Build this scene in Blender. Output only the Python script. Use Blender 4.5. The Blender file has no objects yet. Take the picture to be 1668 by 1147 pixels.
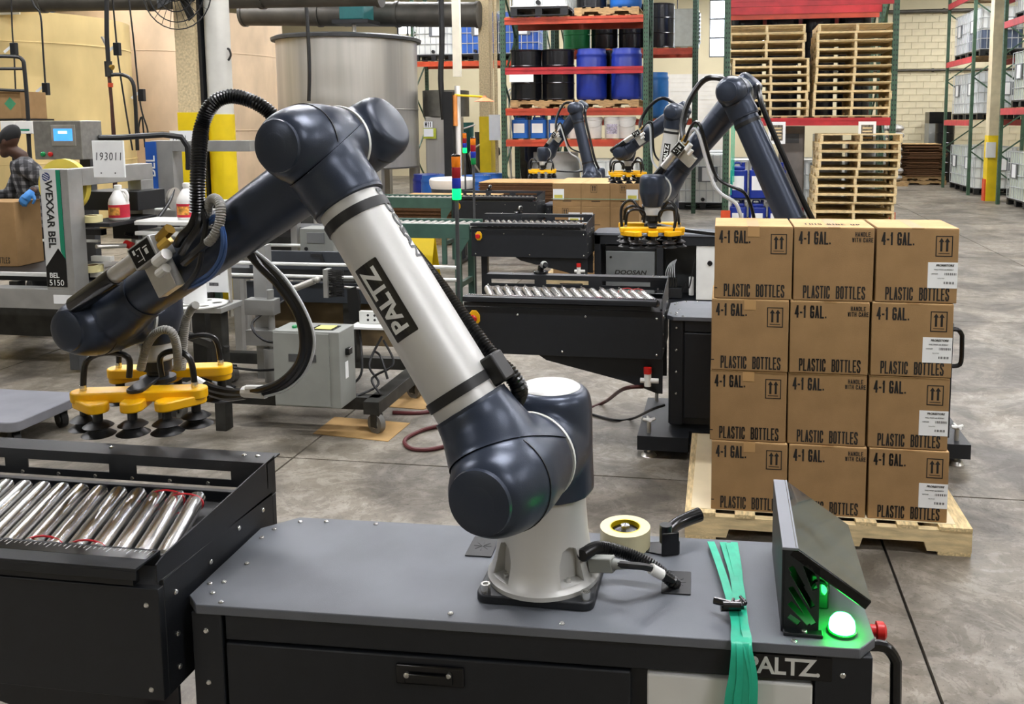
import bpy, bmesh, math, random
from mathutils import Vector, Matrix, Euler, Quaternion
random.seed(7)
SC = bpy.context.scene
COL = SC.collection
PI = math.pi
# ------------------------------------------------------------------ camera
FPX, CX, CY, YAW, PIT, ROL, CAMH = 1450., 950., 358., -.158, .110, .0045, 1.86
_f = Vector((math.sin(YAW), math.cos(YAW), 0)); _r = Vector((math.cos(YAW), -math.sin(YAW), 0)); _d = Vector((0, 0, -1))
_f2 = _f*math.cos(PIT)+_d*math.sin(PIT); _d2 = _d*math.cos(PIT)-_f*math.sin(PIT)
_r3 = _r*math.cos(ROL)+_d2*math.sin(ROL); _d3 = _d2*math.cos(ROL)-_r*math.sin(ROL)
cam = bpy.data.cameras.new('camera'); camo = bpy.data.objects.new('camera', cam); COL.objects.link(camo)
camo.matrix_world = Matrix.Translation((0, 0, CAMH)) @ Matrix((_r3, -_d3, -_f2)).transposed().to_4x4()
cam.sensor_fit = 'HORIZONTAL'; cam.sensor_width = 36; cam.lens = 36*FPX/1668
cam.shift_x = -(CX-834)/1668; cam.shift_y = (CY-573.5)/1668
cam.clip_start = .05; cam.clip_end = 200
SC.camera = camo
# ------------------------------------------------------------------ world, exposure
w = bpy.data.worlds.new('world'); SC.world = w; w.use_nodes = True
bg = w.node_tree.nodes['Background']; bg.inputs[0].default_value = (.80, .86, 1, 1); bg.inputs[1].default_value = 1.6
SC.view_settings.view_transform = 'Standard'; SC.view_settings.look = 'None'
SC.view_settings.exposure = EXPO = 1.0; SC.view_settings.gamma = 1; SC.view_settings.use_curve_mapping = False
SC.cycles.use_denoising = True
SC.cycles.max_bounces = 7; SC.cycles.diffuse_bounces = 4; SC.cycles.glossy_bounces = 4; SC.cycles.transmission_bounces = 6
SC.cycles.sample_clamp_indirect = 6; SC.cycles.caustics_reflective = False; SC.cycles.caustics_refractive = False
LAMP_W = 150.
def _ray(u, v): return _r3*((u-CX)/FPX)+_d3*((v-CY)/FPX)+_f2
def at(u, v, y):          # point of the photo at world depth y
    d = _ray(u, v); return Vector((0, 0, CAMH))+d*(y/d.y)
def atz(u, v, z=0.):      # point of the photo on the level z
    d = _ray(u, v); return Vector((0, 0, CAMH))+d*((z-CAMH)/d.z)
# ------------------------------------------------------------------ materials
def lin(c):
    if isinstance(c, str):
        c = c.lstrip('#'); c = [int(c[i:i+2], 16)/255 for i in (0, 2, 4)]
        c = [x/12.92 if x <= .04045 else ((x+.055)/1.055)**2.4 for x in c]
    return (c[0], c[1], c[2], 1)
MATS = {}
def mat(name, col, rough=.5, metal=0., var=.08, vs=6., bump=0., bs=60., emit=None, es=1., alpha=None, trans=0., stretch=None, col2=None, lo=.35, hi=.65, coat=0., spec=None, ior=None):
    if name in MATS: return MATS[name]
    m = bpy.data.materials.new(name); m.use_nodes = True; MATS[name] = m
    nt = m.node_tree; N = nt.nodes; L = nt.links; b = N['Principled BSDF']
    b.inputs['Roughness'].default_value = rough; b.inputs['Metallic'].default_value = metal
    c = lin(col); b.inputs['Base Color'].default_value = c
    tc = N.new('ShaderNodeTexCoord'); mp = N.new('ShaderNodeMapping'); L.new(tc.outputs['Object'], mp.inputs[0])
    if stretch: mp.inputs['Scale'].default_value = stretch
    if var > 0 or col2:
        nz = N.new('ShaderNodeTexNoise'); nz.inputs['Scale'].default_value = vs; nz.inputs['Detail'].default_value = 5
        L.new(mp.outputs[0], nz.inputs[0])
        rp = N.new('ShaderNodeValToRGB'); rp.color_ramp.elements[0].position = lo; rp.color_ramp.elements[1].position = hi
        if col2: a, e = lin(col2), c
        else:
            a = tuple(max(0, x*(1-var*2)) for x in c[:3])+(1,); e = tuple(min(1, x*(1+var)) for x in c[:3])+(1,)
        rp.color_ramp.elements[0].color = a; rp.color_ramp.elements[1].color = e
        L.new(nz.outputs[0], rp.inputs[0]); L.new(rp.outputs[0], b.inputs['Base Color'])
    if bump > 0:
        n2 = N.new('ShaderNodeTexNoise'); n2.inputs['Scale'].default_value = bs; n2.inputs['Detail'].default_value = 3
        L.new(mp.outputs[0], n2.inputs[0])
        bp = N.new('ShaderNodeBump'); bp.inputs['Strength'].default_value = bump; bp.inputs['Distance'].default_value = .01
        L.new(n2.outputs[0], bp.inputs['Height']); L.new(bp.outputs[0], b.inputs['Normal'])
    if emit: b.inputs['Emission Color'].default_value = lin(emit); b.inputs['Emission Strength'].default_value = es
    if trans: b.inputs['Transmission Weight'].default_value = trans
    if alpha is not None: b.inputs['Alpha'].default_value = alpha
    if coat: b.inputs['Coat Weight'].default_value = coat
    if spec is not None: b.inputs['Specular IOR Level'].default_value = spec
    if ior: b.inputs['IOR'].default_value = ior
    return m
M_blue = mat('robot_blue', '#343c4b', .32, .4, .05, 3, .05, 400)
M_bluedk = mat('robot_blue_dark', '#2a313e', .38, .35, .05, 3)
M_silver = mat('robot_silver', '#c6c6c3', .4, .25, .03, 3)
M_ring = mat('seam_ring_white', '#d8dad6', .4, 0, .03)
M_black = mat('matte_black_steel', '#16181b', .45, .1, .1, 8)
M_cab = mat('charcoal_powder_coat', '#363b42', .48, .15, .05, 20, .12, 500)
M_cabd = mat('shaded_powder_coat', '#1d2025', .45, .15, .05, 20, .1, 500)  # same coat as the worktop, darkened to paint in the shade on the fronts
M_cabtop = mat('lit_top_powder_coat', '#676b72', .5, .1, .07, 5, .12, 500)  # same coat as the fronts, lightened to paint in the light from above
M_chrome = mat('roller_chrome', '#d9d8d5', .26, 1, 0)
M_steel = mat('brushed_steel', '#cfcdc7', .35, .75, .08, 10)
M_alu = mat('machine_aluminium', '#a9aaa8', .4, .6, .06, 6)
M_bolt = mat('zinc_bolt', '#d8d8d4', .25, .9, .05)
M_rubber = mat('black_rubber', '#0d0e10', .45, 0, .1, 12)
M_hose = mat('glossy_black_hose', '#0b0c0e', .28, 0, .1, 12)
M_ghose = mat('grey_spiral_wrap', '#9b9a94', .5, 0, .08, 30)
M_chose = mat('clear_white_hose', '#cfd3d6', .3, 0, .05)
M_bhose = mat('blue_air_line', '#3f5f98', .3, 0, .05)
M_yel = mat('gripper_yellow', '#fbbd08', .38, 0, .05, 6)
M_white = mat('white_paint', '#dfe0dc', .4, 0, .03)
M_wplas = mat('white_plastic', '#e6e6e2', .35, 0, .03)
M_red = mat('signal_red', '#c3201c', .35, 0, .05)
M_redband = mat('red_belt', '#c5222b', .4, 0, .05)
M_estopy = mat('estop_yellow', '#e9b310', .4, 0, .05)
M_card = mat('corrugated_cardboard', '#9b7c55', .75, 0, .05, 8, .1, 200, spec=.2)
M_cardlit = mat('cardboard_lit_top', '#cfab7a', .75, 0, .05, 8, .05, 200, spec=.2)  # same cardboard as the sides; the overhead light is painted into this paler tone
M_carddk = mat('cardboard_edge', '#6b4a2c', .85, 0, .25, 60, stretch=(.3, .3, 12))
M_ink = mat('black_ink', '#17130f', .7, 0, .1, 90)
M_label = mat('white_label_paper', '#eceeee', .5, 0, .02)
M_wood = mat('pallet_pine', '#dcc698', .7, 0, .12, 9, .2, 80, stretch=(1, 6, 6))
M_woodx = mat('pallet_pine_end', '#dac393', .75, 0, .15, 14, .2, 80, stretch=(6, 1, 6))
M_woodo = mat('weathered_pallet_wood', '#a98a5e', .8, 0, .2, 9, .2, 80, stretch=(1, 6, 6))
M_teal = mat('teal_strap', '#22b793', .45, 0, .06, 30)
M_tape = mat('clear_packing_tape', '#d8d0a8', .25, 0, .05, 8)
M_green = mat('rack_green', '#3d5a45', .5, .1, .12, 8)
M_beam = mat('rack_beam_red', '#b0262d', .5, .05, .12, 5)
M_beamo = mat('rack_beam_orange', '#b5432a', .5, .05, .12, 5)
M_orange = mat('protector_orange', '#cf4a22', .5, 0, .08, 6)
M_dblue = mat('drum_blue', '#1b2f8a', .35, 0, .08, 4)
M_dblue2 = mat('jerrycan_blue', '#1f5fb0', .4, 0, .08, 4)
M_dblk = mat('drum_black', '#131418', .25, .2, .1, 4)
M_conv = mat('conveyor_green', '#3f5d52', .45, .1, .08, 6)
M_grey = mat('enclosure_grey', '#8e918c', .45, .05, .05, 6)
M_dgrey = mat('dark_grey_steel', '#4b4d4f', .5, .3, .1, 6)
M_mach = mat('oily_machine_steel', '#3a3a37', .5, .5, .2, 8)
M_tan = mat('column_concrete_tan', '#d0bd96', .8, 0, .12, 40, .2, 120)
M_yelp = mat('safety_yellow_paint', '#e3c50e', .45, 0, .06, 4)
M_screen = mat('screen_reflection_glass', '#33424a', .07, 0, .25, 9, coat=1., spec=1., stretch=(1, 3, 1))  # the roof's reflection is painted into the grey-teal base colour
M_glassbk = mat('dark_glass', '#12161a', .08, 0, 0)
def glow(name, col, s): return mat(name, col, .3, 0, 0, emit=col, es=s)
# ------------------------------------------------------------------ mesh builder
def frame(axis, up=(0, 0, 1)):
    z = Vector(axis).normalized(); u = Vector(up)
    if abs(z.dot(u)) > .98: u = Vector((1, 0, 0))
    x = u.cross(z).normalized(); y = z.cross(x)
    return Matrix((x, y, z)).transposed()
class MB:
    def __init__(s): s.v = []; s.f = []; s.M = Matrix.Identity(4)
    def _p(s, p): s.v.append(tuple(s.M @ Vector(p))); return len(s.v)-1
    def box(s, x0, x1, y0, y1, z0, z1):
        i = len(s.v)
        for z in (z0, z1):
            for x, y in ((x0, y0), (x1, y0), (x1, y1), (x0, y1)): s._p((x, y, z))
        for q in ((3, 2, 1, 0), (4, 5, 6, 7), (0, 1, 5, 4), (1, 2, 6, 5), (2, 3, 7, 6), (3, 0, 4, 7)): s.f.append([i+k for k in q])
        return s
    def cbox(s, c, d, R=None):
        M0 = s.M; s.M = M0 @ (Matrix.Translation(c) @ (R.to_4x4() if R else Matrix.Identity(4)))
        s.box(-d[0]/2, d[0]/2, -d[1]/2, d[1]/2, -d[2]/2, d[2]/2); s.M = M0; return s
    def bar(s, p, q, a, b, up=(0, 0, 1)):
        p = Vector(p); q = Vector(q); R = frame(q-p, up)
        return s.cbox((p+q)/2, (a, b, (q-p).length), R)
    def rings(s, rs, closed_ends=True, loop=False):
        n = len(rs[0]); base = [[s._p(p) for p in r] for r in rs]
        m = len(base)
        for k in range(m-(0 if loop else 1)):
            a, b = base[k], base[(k+1) % m]
            for j in range(n): s.f.append([a[j], a[(j+1) % n], b[(j+1) % n], b[j]])
        if closed_ends and not loop: s.f.append(base[0][::-1]); s.f.append(base[-1][:])
        return s
    def cyl(s, p, q, r, r2=None, n=16, cap=True):
        p = Vector(p); q = Vector(q); R = frame(q-p); r2 = r if r2 is None else r2
        return s.rings([[c+R @ Vector((math.cos(2*PI*k/n)*rr, math.sin(2*PI*k/n)*rr, 0)) for k in range(n)] for c, rr in ((p, r), (q, r2))], cap)
    def lathe(s, prof, o=(0, 0, 0), axis=(0, 0, 1), n=24, cap=True):
        R = frame(axis); o = Vector(o)
        return s.rings([[o+R @ Vector((math.cos(2*PI*k/n)*max(r, 1e-4), math.sin(2*PI*k/n)*max(r, 1e-4), z)) for k in range(n)] for r, z in prof], cap)
    def tube(s, pts, r, n=8, sm=0, ribs=None, cap=True):
        pts = [Vector(p) for p in pts]
        if sm: pts = spline(pts, sm)
        if ribs:
            out = []; acc = 0; step = ribs[0]
            L = [0]
            for a, b in zip(pts, pts[1:]): L.append(L[-1]+(b-a).length)
            k = 0; t = 0; rr = []
            while t <= L[-1]:
                while k < len(L)-2 and L[k+1] < t: k += 1
                u = (t-L[k])/max(1e-9, L[k+1]-L[k]); out.append(pts[k].lerp(pts[k+1], u)); t += step/2
            pts = out
            rad = [r if i % 2 else r-ribs[1] for i in range(len(pts))]
        else: rad = r if isinstance(r, (list, tuple)) else [r]*len(pts)
        if len(rad) != len(pts): rad = [rad[0]+(rad[-1]-rad[0])*i/(len(pts)-1) for i in range(len(pts))]
        t0 = (pts[1]-pts[0]).normalized(); R = frame(t0); rs = []
        for i, p in enumerate(pts):
            t = (pts[min(i+1, len(pts)-1)]-pts[max(i-1, 0)]).normalized()
            q = t0.rotation_difference(t); R = q.to_matrix() @ R; t0 = t
            rs.append([p+R @ Vector((math.cos(2*PI*k/n)*rad[i], math.sin(2*PI*k/n)*rad[i], 0)) for k in range(n)])
        return s.rings(rs, cap)
    def prism(s, poly, z0, z1, M=None):
        M0 = s.M
        if M is not None: s.M = M0 @ M
        a = [s._p((x, y, z0)) for x, y in poly]; b = [s._p((x, y, z1)) for x, y in poly]; n = len(poly)
        s.f.append(a[::-1]); s.f.append(b)
        for j in range(n): s.f.append([a[j], a[(j+1) % n], b[(j+1) % n], b[j]])
        s.M = M0; return s
    def sphere(s, c, r, n=12, m=8, sc=(1, 1, 1)):
        c = Vector(c)
        return s.rings([[c+Vector((math.sin(t)*math.cos(2*PI*k/n)*r*sc[0], math.sin(t)*math.sin(2*PI*k/n)*r*sc[1], -math.cos(t)*r*sc[2])) for k in range(n)] for t in [max(.02, min(PI-.02, PI*i/m)) for i in range(m+1)]])
    def quad(s, a, b, c, d): i = [s._p(p) for p in (a, b, c, d)]; s.f.append(i); return s
    def mesh(s, name, m=None, smooth=True, ang=35):
        me = bpy.data.meshes.new(name); me.from_pydata(s.v, [], s.f); me.update()
        if m: me.materials.append(m)
        if smooth:
            me.polygons.foreach_set('use_smooth', [True]*len(me.polygons)); me.set_sharp_from_angle(angle=math.radians(ang))
        return me
    def build(s, name, m, parent=None, smooth=True, bevel=0, ang=35):
        return link(name, s.mesh(name, m, smooth, ang), parent, bevel)
def link(name, me, parent=None, bevel=0, loc=None, rot=None):
    o = bpy.data.objects.new(name, me); COL.objects.link(o)
    if parent: o.parent = parent
    if loc is not None: o.location = loc
    if rot is not None: o.rotation_euler = rot
    if bevel:
        b = o.modifiers.new('bevel', 'BEVEL'); b.width = bevel; b.segments = 2; b.limit_method = 'ANGLE'; b.angle_limit = math.radians(40)
    return o
def spline(pts, k):
    out = []; n = len(pts)
    for i in range(n-1):
        p0, p1, p2, p3 = pts[max(i-1, 0)], pts[i], pts[i+1], pts[min(i+2, n-1)]
        for j in range(k):
            t = j/k; out.append(.5*((2*p1)+(p2-p0)*t+(2*p0-5*p1+4*p2-p3)*t*t+(3*p1-p0-3*p2+p3)*t*t*t))
    out.append(pts[-1]); return out
def rrect(x0, x1, y0, y1, r, n=4):
    out = []
    for cx, cy, a in ((x1-r, y0+r, -PI/2), (x1-r, y1-r, 0), (x0+r, y1-r, PI/2), (x0+r, y0+r, PI)):
        for k in range(n+1): t = a+PI/2*k/n; out.append((cx+r*math.cos(t), cy+r*math.sin(t)))
    return out
def thing(name, label, cat, loc=(0, 0, 0), rz=0., group=None):
    o = bpy.data.objects.new(name, None); COL.objects.link(o); o.empty_display_size = .1
    o.location = loc; o.rotation_euler = (0, 0, rz); o['label'] = label; o['category'] = cat
    if group: o['group'] = group
    return o
def tag(o, label, cat, group=None):
    o['label'] = label; o['category'] = cat
    if group: o['group'] = group
    return o
def struct(o): o['kind'] = 'structure'; return o
def stuff(o): o['kind'] = 'stuff'; return o
def dup(root, loc=None, rz=None, label=None, group=None):
    r = root.copy(); COL.objects.link(r)
    if loc is not None: r.location = loc
    if rz is not None: r.rotation_euler = (0, 0, rz)
    if label: r['label'] = label
    if group: r['group'] = group
    for ch in list(root.children):
        c = ch.copy(); COL.objects.link(c); c.parent = r
        for g in list(ch.children):
            d = g.copy(); COL.objects.link(d); d.parent = c
    return r
_txt = {}
def text_mesh(body, size=1., sx=1., bold=0., depth=.0004, align='CENTER', sp=1., m=None, shear=0.):
    key = (body, size, sx, bold, align, sp, m.name if m else '', shear)
    if key in _txt: return _txt[key]
    cu = bpy.data.curves.new('lettering', 'FONT'); cu.body = body; cu.size = size; cu.offset = bold*size; cu.extrude = depth/2
    cu.align_x = align; cu.align_y = 'CENTER'; cu.space_character = sp; cu.resolution_u = 3; cu.shear = shear
    o = bpy.data.objects.new('lettering', cu); COL.objects.link(o)
    dg = bpy.context.evaluated_depsgraph_get(); me = bpy.data.meshes.new_from_object(o.evaluated_get(dg))
    me.transform(Matrix.Diagonal((sx, 1, 1, 1)))
    bpy.data.objects.remove(o); me.materials.clear()
    if m: me.materials.append(m)
    me.name = 'lettering'; _txt[key] = me; return me
def join_meshes(lst, name, m):
    bm = bmesh.new()
    for me, M in lst:
        t = me.copy(); t.transform(M); bm.from_mesh(t); bpy.data.meshes.remove(t)
    out = bpy.data.meshes.new(name); bm.to_mesh(out); bm.free()
    out.materials.clear(); out.materials.append(m); return out
RXF = Matrix.Rotation(PI/2, 4, 'X')          # lettering upright, readable from the front (-y)
def remeshed(mb, name, m, vox=.006, smooth=12, fac=.5):
    o = bpy.data.objects.new(name, mb.mesh(name, m, False)); COL.objects.link(o)
    r = o.modifiers.new('r', 'REMESH'); r.mode = 'VOXEL'; r.voxel_size = vox
    s = o.modifiers.new('s', 'SMOOTH'); s.iterations = smooth; s.factor = fac
    dg = bpy.context.evaluated_depsgraph_get(); me = bpy.data.meshes.new_from_object(o.evaluated_get(dg))
    old = o.data; bpy.data.objects.remove(o); bpy.data.meshes.remove(old)
    me.name = name; me.materials.clear(); me.materials.append(m)
    me.polygons.foreach_set('use_smooth', [True]*len(me.polygons))
    return me
NUM = ['zeroth', 'first', 'second', 'third', 'fourth', 'fifth', 'sixth', 'seventh', 'eighth', 'ninth', 'tenth', 'eleventh', 'twelfth', 'thirteenth', 'fourteenth', 'fifteenth', 'sixteenth', 'seventeenth', 'eighteenth']
# ------------------------------------------------------------------ the hall: lamps
LENS = 54.
M_lens = glow('lamp_lens', '#fdfcff', LENS)
def lamp_proto():
    r = thing('strip_light', 'x', 'light')
    MB().box(-1.25, 1.25, -.17, .17, .02, .09).build('housing', M_white, r, bevel=.01)
    MB().box(-1.2, 1.2, -.14, .14, 0, .018).build('lens', M_lens, r)
    return r
LZ = 5.85
_rows = [('far left tank aisle', -10.5), ('tank aisle', -6.8), ('packing line', -3.1), ('palletizer row', .6), ('pallet rack aisle', 4.3), ('tote rack aisle', 8.0)]
_l0 = None
for ri, (nm, x) in enumerate(_rows):
    for k, y in enumerate((-5.5, -1.5, 2.5, 6.5, 10.5, 14.5, 18.5, 22.5, 26.5)):
        if (ri+k) % 2 == 0 or (k < 2 and ri not in (1, 4)): continue
        lab = 'white ceiling strip light, %s along the row above the %s' % (NUM[k//2+1], nm)
        if _l0 is None: _l0 = lamp_proto(); o = _l0; o.location = (x, y, LZ); o['label'] = lab; o['group'] = 'ceiling strip lights'
        else: o = dup(_l0, (x, y, LZ), None, lab, 'ceiling strip lights')
# ------------------------------------------------------------------ floor of poured slabs
def concrete():
    m = bpy.data.materials.new('floor_concrete'); m.use_nodes = True; N = m.node_tree.nodes; L = m.node_tree.links; b = N['Principled BSDF']
    tc = N.new('ShaderNodeTexCoord')
    gm = N.new('ShaderNodeNewGeometry')
    def noise(sc, det, rough=.6, dist=0.):
        n = N.new('ShaderNodeTexNoise'); n.inputs['Scale'].default_value = sc; n.inputs['Detail'].default_value = det; n.inputs['Roughness'].default_value = rough; n.inputs['Distortion'].default_value = dist
        L.new(gm.outputs['Position'], n.inputs[0]); return n
    def ramp(n, a, ca, e, ce):
        r = N.new('ShaderNodeValToRGB'); r.color_ramp.elements[0].position = a; r.color_ramp.elements[0].color = lin(ca); r.color_ramp.elements[1].position = e; r.color_ramp.elements[1].color = lin(ce)
        L.new(n.outputs[0], r.inputs[0]); return r
    def mix(a, c, f, mode='MULTIPLY'):
        x = N.new('ShaderNodeMix'); x.data_type = 'RGBA'; x.blend_type = mode
        if isinstance(f, float): x.inputs[0].default_value = f
        else: L.new(f, x.inputs[0])
        L.new(a, x.inputs[6]); L.new(c, x.inputs[7]); return x.outputs[2]
    base = ramp(noise(.55, 6, .6, .6), .3, '#8d867b', .7, '#b0a99d')
    fine = ramp(noise(9, 8, .7), .3, '#a9a49a', .72, '#ffffff')
    c = mix(base.outputs[0], fine.outputs[0], .75)
    st = ramp(noise(.9, 7, .62, 1.2), .40, '#4a4640', .56, '#ffffff')
    c = mix(c, st.outputs[0], .6)
    vein = ramp(noise(3.2, 10, .75, 2.5), .47, '#ffffff', .5, '#b5b0a6')
    c = mix(c, vein.outputs[0], .5)
    spk = ramp(noise(60, 4, .7), .33, '#6a655c', .42, '#ffffff')
    c = mix(c, spk.outputs[0], .5)
    L.new(c, b.inputs['Base Color'])
    rr = N.new('ShaderNodeMapRange'); L.new(noise(1.6, 5).outputs[0], rr.inputs[0]); rr.inputs[1].default_value = .3; rr.inputs[2].default_value = .7; rr.inputs[3].default_value = .34; rr.inputs[4].default_value = .62
    L.new(rr.outputs[0], b.inputs['Roughness'])
    bp = N.new('ShaderNodeBump'); bp.inputs['Strength'].default_value = .12; bp.inputs['Distance'].default_value = .01
    L.new(noise(35, 5).outputs[0], bp.inputs['Height']); L.new(bp.outputs[0], b.inputs['Normal'])
    return m
M_floor = concrete()
M_joint = mat('joint_filler', '#2c2925', .9, 0, .2, 30)
fl = struct(MB().box(-19, 13, -9, 31, -.12, -.02).build('floor', M_joint, None, False))
xs = [-19, -14.64, -11.57, -8.5, -5.43, -2.36, .71, 3.78, 6.85, 9.92, 13]; ys = [-9, -3.65, .4, 4.48, 8.56, 12.64, 16.72, 20.8, 24.88, 31]
for i in range(len(xs)-1):
    for j in range(len(ys)-1):
        g = .006
        MB().box(xs[i]+g, xs[i+1]-g, ys[j]+g, ys[j+1]-g, -.06, 0).build('slab', M_floor, fl, False)
# ------------------------------------------------------------------ walls
M_block = mat('painted_block', '#d9cfae', .7, 0, .05, 3, .15, 60)
M_mortar = mat('mortar', '#b9ae8c', .9, 0, .08, 10)
M_wallp = mat('cream_wall_paint', '#cfc6a8', .75, 0, .08, 1.2)
M_wallg = mat('grey_wall_paint', '#8b8880', .8, 0, .1, 1.)
M_pale = mat('pale_panel_paint', '#dcd9cf', .6, 0, .05, 2)
WY = 29.5
M_wallb = mat('back_wall_paint', '#d4caa8', .75, 0, .04, .6)
wb = struct(MB().box(-19, -.55, WY, WY+.25, 0, 6.6).box(1.55, 13, WY, WY+.25, 0, 6.6).box(-.55, 1.55, WY, WY+.25, 0, 3.9).box(-.55, 1.55, WY, WY+.25, 5.75, 6.6).build('wall_back', M_wallb, None, False))
bk = MB().box(-.195, .195, -.03, .05, -.094, .094).mesh('block', M_block, False)
for r in range(26):
    for c in range(13):
        x = 4.7+c*.4+(.2 if r % 2 else 0); z = .1+r*.203
        link('block', bk, wb, loc=(x, WY, z))
struct(MB().box(-19.25, -19, -9, 31, 0, 6.6).build('wall_left', M_wallp, None, False))
struct(MB().box(13, 13.25, -9, 31, 0, 6.6).build('wall_right', M_wallp, None, False))
struct(MB().box(-19, 13, -9.25, -9, 0, 6.6).build('wall_rear', M_wallp, None, False))
M_ceil = mat('ceiling_deck', '#b9b8b3', .8, 0, .1, 2)
ce = struct(MB().box(-19, 13, -9, 31, 6.6, 6.75).build('ceiling', M_ceil, None, False))
for y in range(-8, 30, 4):
    struct(MB().box(-19, 13, y+.4, y+.55, 6.28, 6.6).build('ceiling_beam', M_dgrey, ce, False))
wn = struct(MB().box(-.55, 1.55, WY+.1, WY+.14, 3.9, 5.75).build('window_1', mat('window_glass', '#f4f8ff', .1, 0, 0, trans=.9, emit='#eaf3ff', es=2.2), None, False))
for x in (-.55, -.02, .5, 1.02, 1.52): MB().box(x-.02, x+.03, WY+.05, WY+.16, 3.9, 5.75).build('muntin', M_dgrey, wn, False)
for z in (3.9, 4.5, 5.1, 5.7): MB().box(-.55, 1.55, WY+.055, WY+.155, z, z+.05).build('muntin', M_dgrey, wn, False)
# ------------------------------------------------------------------ palletizing cell parts: cabinet, conveyor
CABZ = .78
def screw(mb, p, r=.006, ax=(0, -1, 0), h=.004):
    p = Vector(p); a = Vector(ax); mb.lathe([(r, -.002), (r, h*.5), (r*.7, h), (r*.3, h)], p, a, 10)
SC_Y = MB(); screw(SC_Y, (0, 0, 0), .0065); SC_Ym = SC_Y.mesh('screw', M_bolt)
SC_Z = MB(); screw(SC_Z, (0, 0, 0), .0065, (0, 0, 1)); SC_Zm = SC_Z.mesh('screw', M_bolt)
SC_X = MB(); screw(SC_X, (0, 0, 0), .0065, (1, 0, 0)); SC_Xm = SC_X.mesh('screw', M_bolt)
def paltz_sign(w, h, bold=.03):
    s = MB().prism(rrect(-w/2, w/2, -h/2, h/2, h*.06), 0, .002).mesh('sign', M_black2)
    t = text_mesh('PALTZ', h*.86, 1.0, .022, .0006, 'CENTER', .93, M_white)
    return s, t
M_black2 = mat('gloss_black', '#0c0d0f', .22, 0, .03)
def cabinet(label, loc, rz, detail=True, front='doors', W=1.53, D=.455, group='palletizer base cabinets'):
    t = thing('robot_cabinet', label, 'cabinet', loc, rz, group)
    c = .075
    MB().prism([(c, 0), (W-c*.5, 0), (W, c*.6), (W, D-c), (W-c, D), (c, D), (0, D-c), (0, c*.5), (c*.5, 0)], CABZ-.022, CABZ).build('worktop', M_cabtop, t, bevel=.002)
    if front == 'doors':
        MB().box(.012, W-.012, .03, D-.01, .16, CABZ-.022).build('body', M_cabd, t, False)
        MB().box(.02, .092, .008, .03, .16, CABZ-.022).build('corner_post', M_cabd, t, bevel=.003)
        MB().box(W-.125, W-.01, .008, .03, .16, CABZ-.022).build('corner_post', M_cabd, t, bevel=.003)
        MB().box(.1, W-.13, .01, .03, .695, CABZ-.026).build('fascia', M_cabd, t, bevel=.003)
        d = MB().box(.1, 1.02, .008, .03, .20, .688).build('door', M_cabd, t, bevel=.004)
        h = MB().box(.50, .655, .001, .01, .625, .672).build('latch_handle', M_black2, d, bevel=.004)
        MB().box(.522, .63, -.006, .004, .632, .655).build('latch_lever', M_black2, d, bevel=.003)
        MB().lathe([(.007, -.002), (.007, .006), (.004, .008)], (.527, .001, .65), (0, -1, 0), 12).build('lock', M_bolt, d)
        MB().lathe([(.006, -.002), (.006, .006), (.004, .008)], (.622, .001, .655), (0, -1, 0), 12).build('lock', M_bolt, d)
        MB().box(1.055, W-.13, .006, .03, .20, .688).build('white_door', M_white, t, bevel=.004)
    else:
        for x in (.01, .62, W-.07):
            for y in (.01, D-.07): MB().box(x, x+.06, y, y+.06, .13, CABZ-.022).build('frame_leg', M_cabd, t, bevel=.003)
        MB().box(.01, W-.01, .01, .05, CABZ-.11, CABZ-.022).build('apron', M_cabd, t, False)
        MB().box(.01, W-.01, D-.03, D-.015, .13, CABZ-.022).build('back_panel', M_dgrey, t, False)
        e = MB().box(.12, .60, .03, .36, .19, .60).build('controller_box', mat('controller_grey', '#6c7070', .5, .1, .04), t, bevel=.006)
        MB().box(.115, .605, .04, .37, .60, .655).build('controller_lid', M_black, t, bevel=.006)
        link('lettering', text_mesh('DOOSAN', .058, 1.25, .03, .0006, 'CENTER', 1., M_ink, .2), e, loc=(.36, .029, .39), rot=(PI/2, 0, 0))
        for z in (.25, .54): MB().lathe([(.012, -.002), (.012, .006), (.008, .008)], (.17, .03, z), (0, -1, 0), 10).build('lock', M_black2, e)
        MB().box(1.0, W-.08, .02, .05, .14, CABZ-.115).build('white_panel', M_white, t, bevel=.004)
        MB().lathe([(.025, 0), (.025, .012), (.018, .015)], (1.13, .02, .50), (0, -1, 0), 14).build('panel_knob', M_black2, t)
        for k in range(5): MB().tube([(.70+k*.022, .12, .34), (.705+k*.02, .10, .40), (.74+k*.012, .12, .47), (.80, .2, .50)], .005, 6, 4).build('air_line', M_chose, t)
        MB().box(.66, .86, .06, .20, .14, .24).build('valve_bank', M_black, t, bevel=.004)
        for k in range(5): MB().box(.69+k*.026, .71+k*.026, .09, .12, .24, .34).build('valve', M_black2, t, bevel=.002)
        MB().cyl((.95, .15, .16), (.95, .15, .34), .025, n=12).build('filter_bowl', M_wplas, t)
        MB().tube([(.86, .1, .2), (.9, .08, .3), (.93, .1, .24), (.97, .1, .45), (.99, .15, .55)], .006, 6, 5).build('cable', M_rubber, t)
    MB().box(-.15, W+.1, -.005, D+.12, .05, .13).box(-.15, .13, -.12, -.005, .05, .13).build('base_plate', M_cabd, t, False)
    for x, y in ((-.09, -.06), (-.09, D+.06), (W+.04, D+.06), (W+.04, .06)):
        if 1:
            MB().cyl((x, y, 0), (x, y, .02), .045, .03, n=14).cyl((x, y, .02), (x, y, .2), .012, n=10).build('levelling_foot', M_steel, t)
            k = MB()
            for q in range(4): a = q*PI/2+.3; k.tube([(x, y, .2), (x+.035*math.cos(a), y+.035*math.sin(a), .21)], [.012, .009], 8)
            k.build('hand_knob', M_wplas, t)
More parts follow.
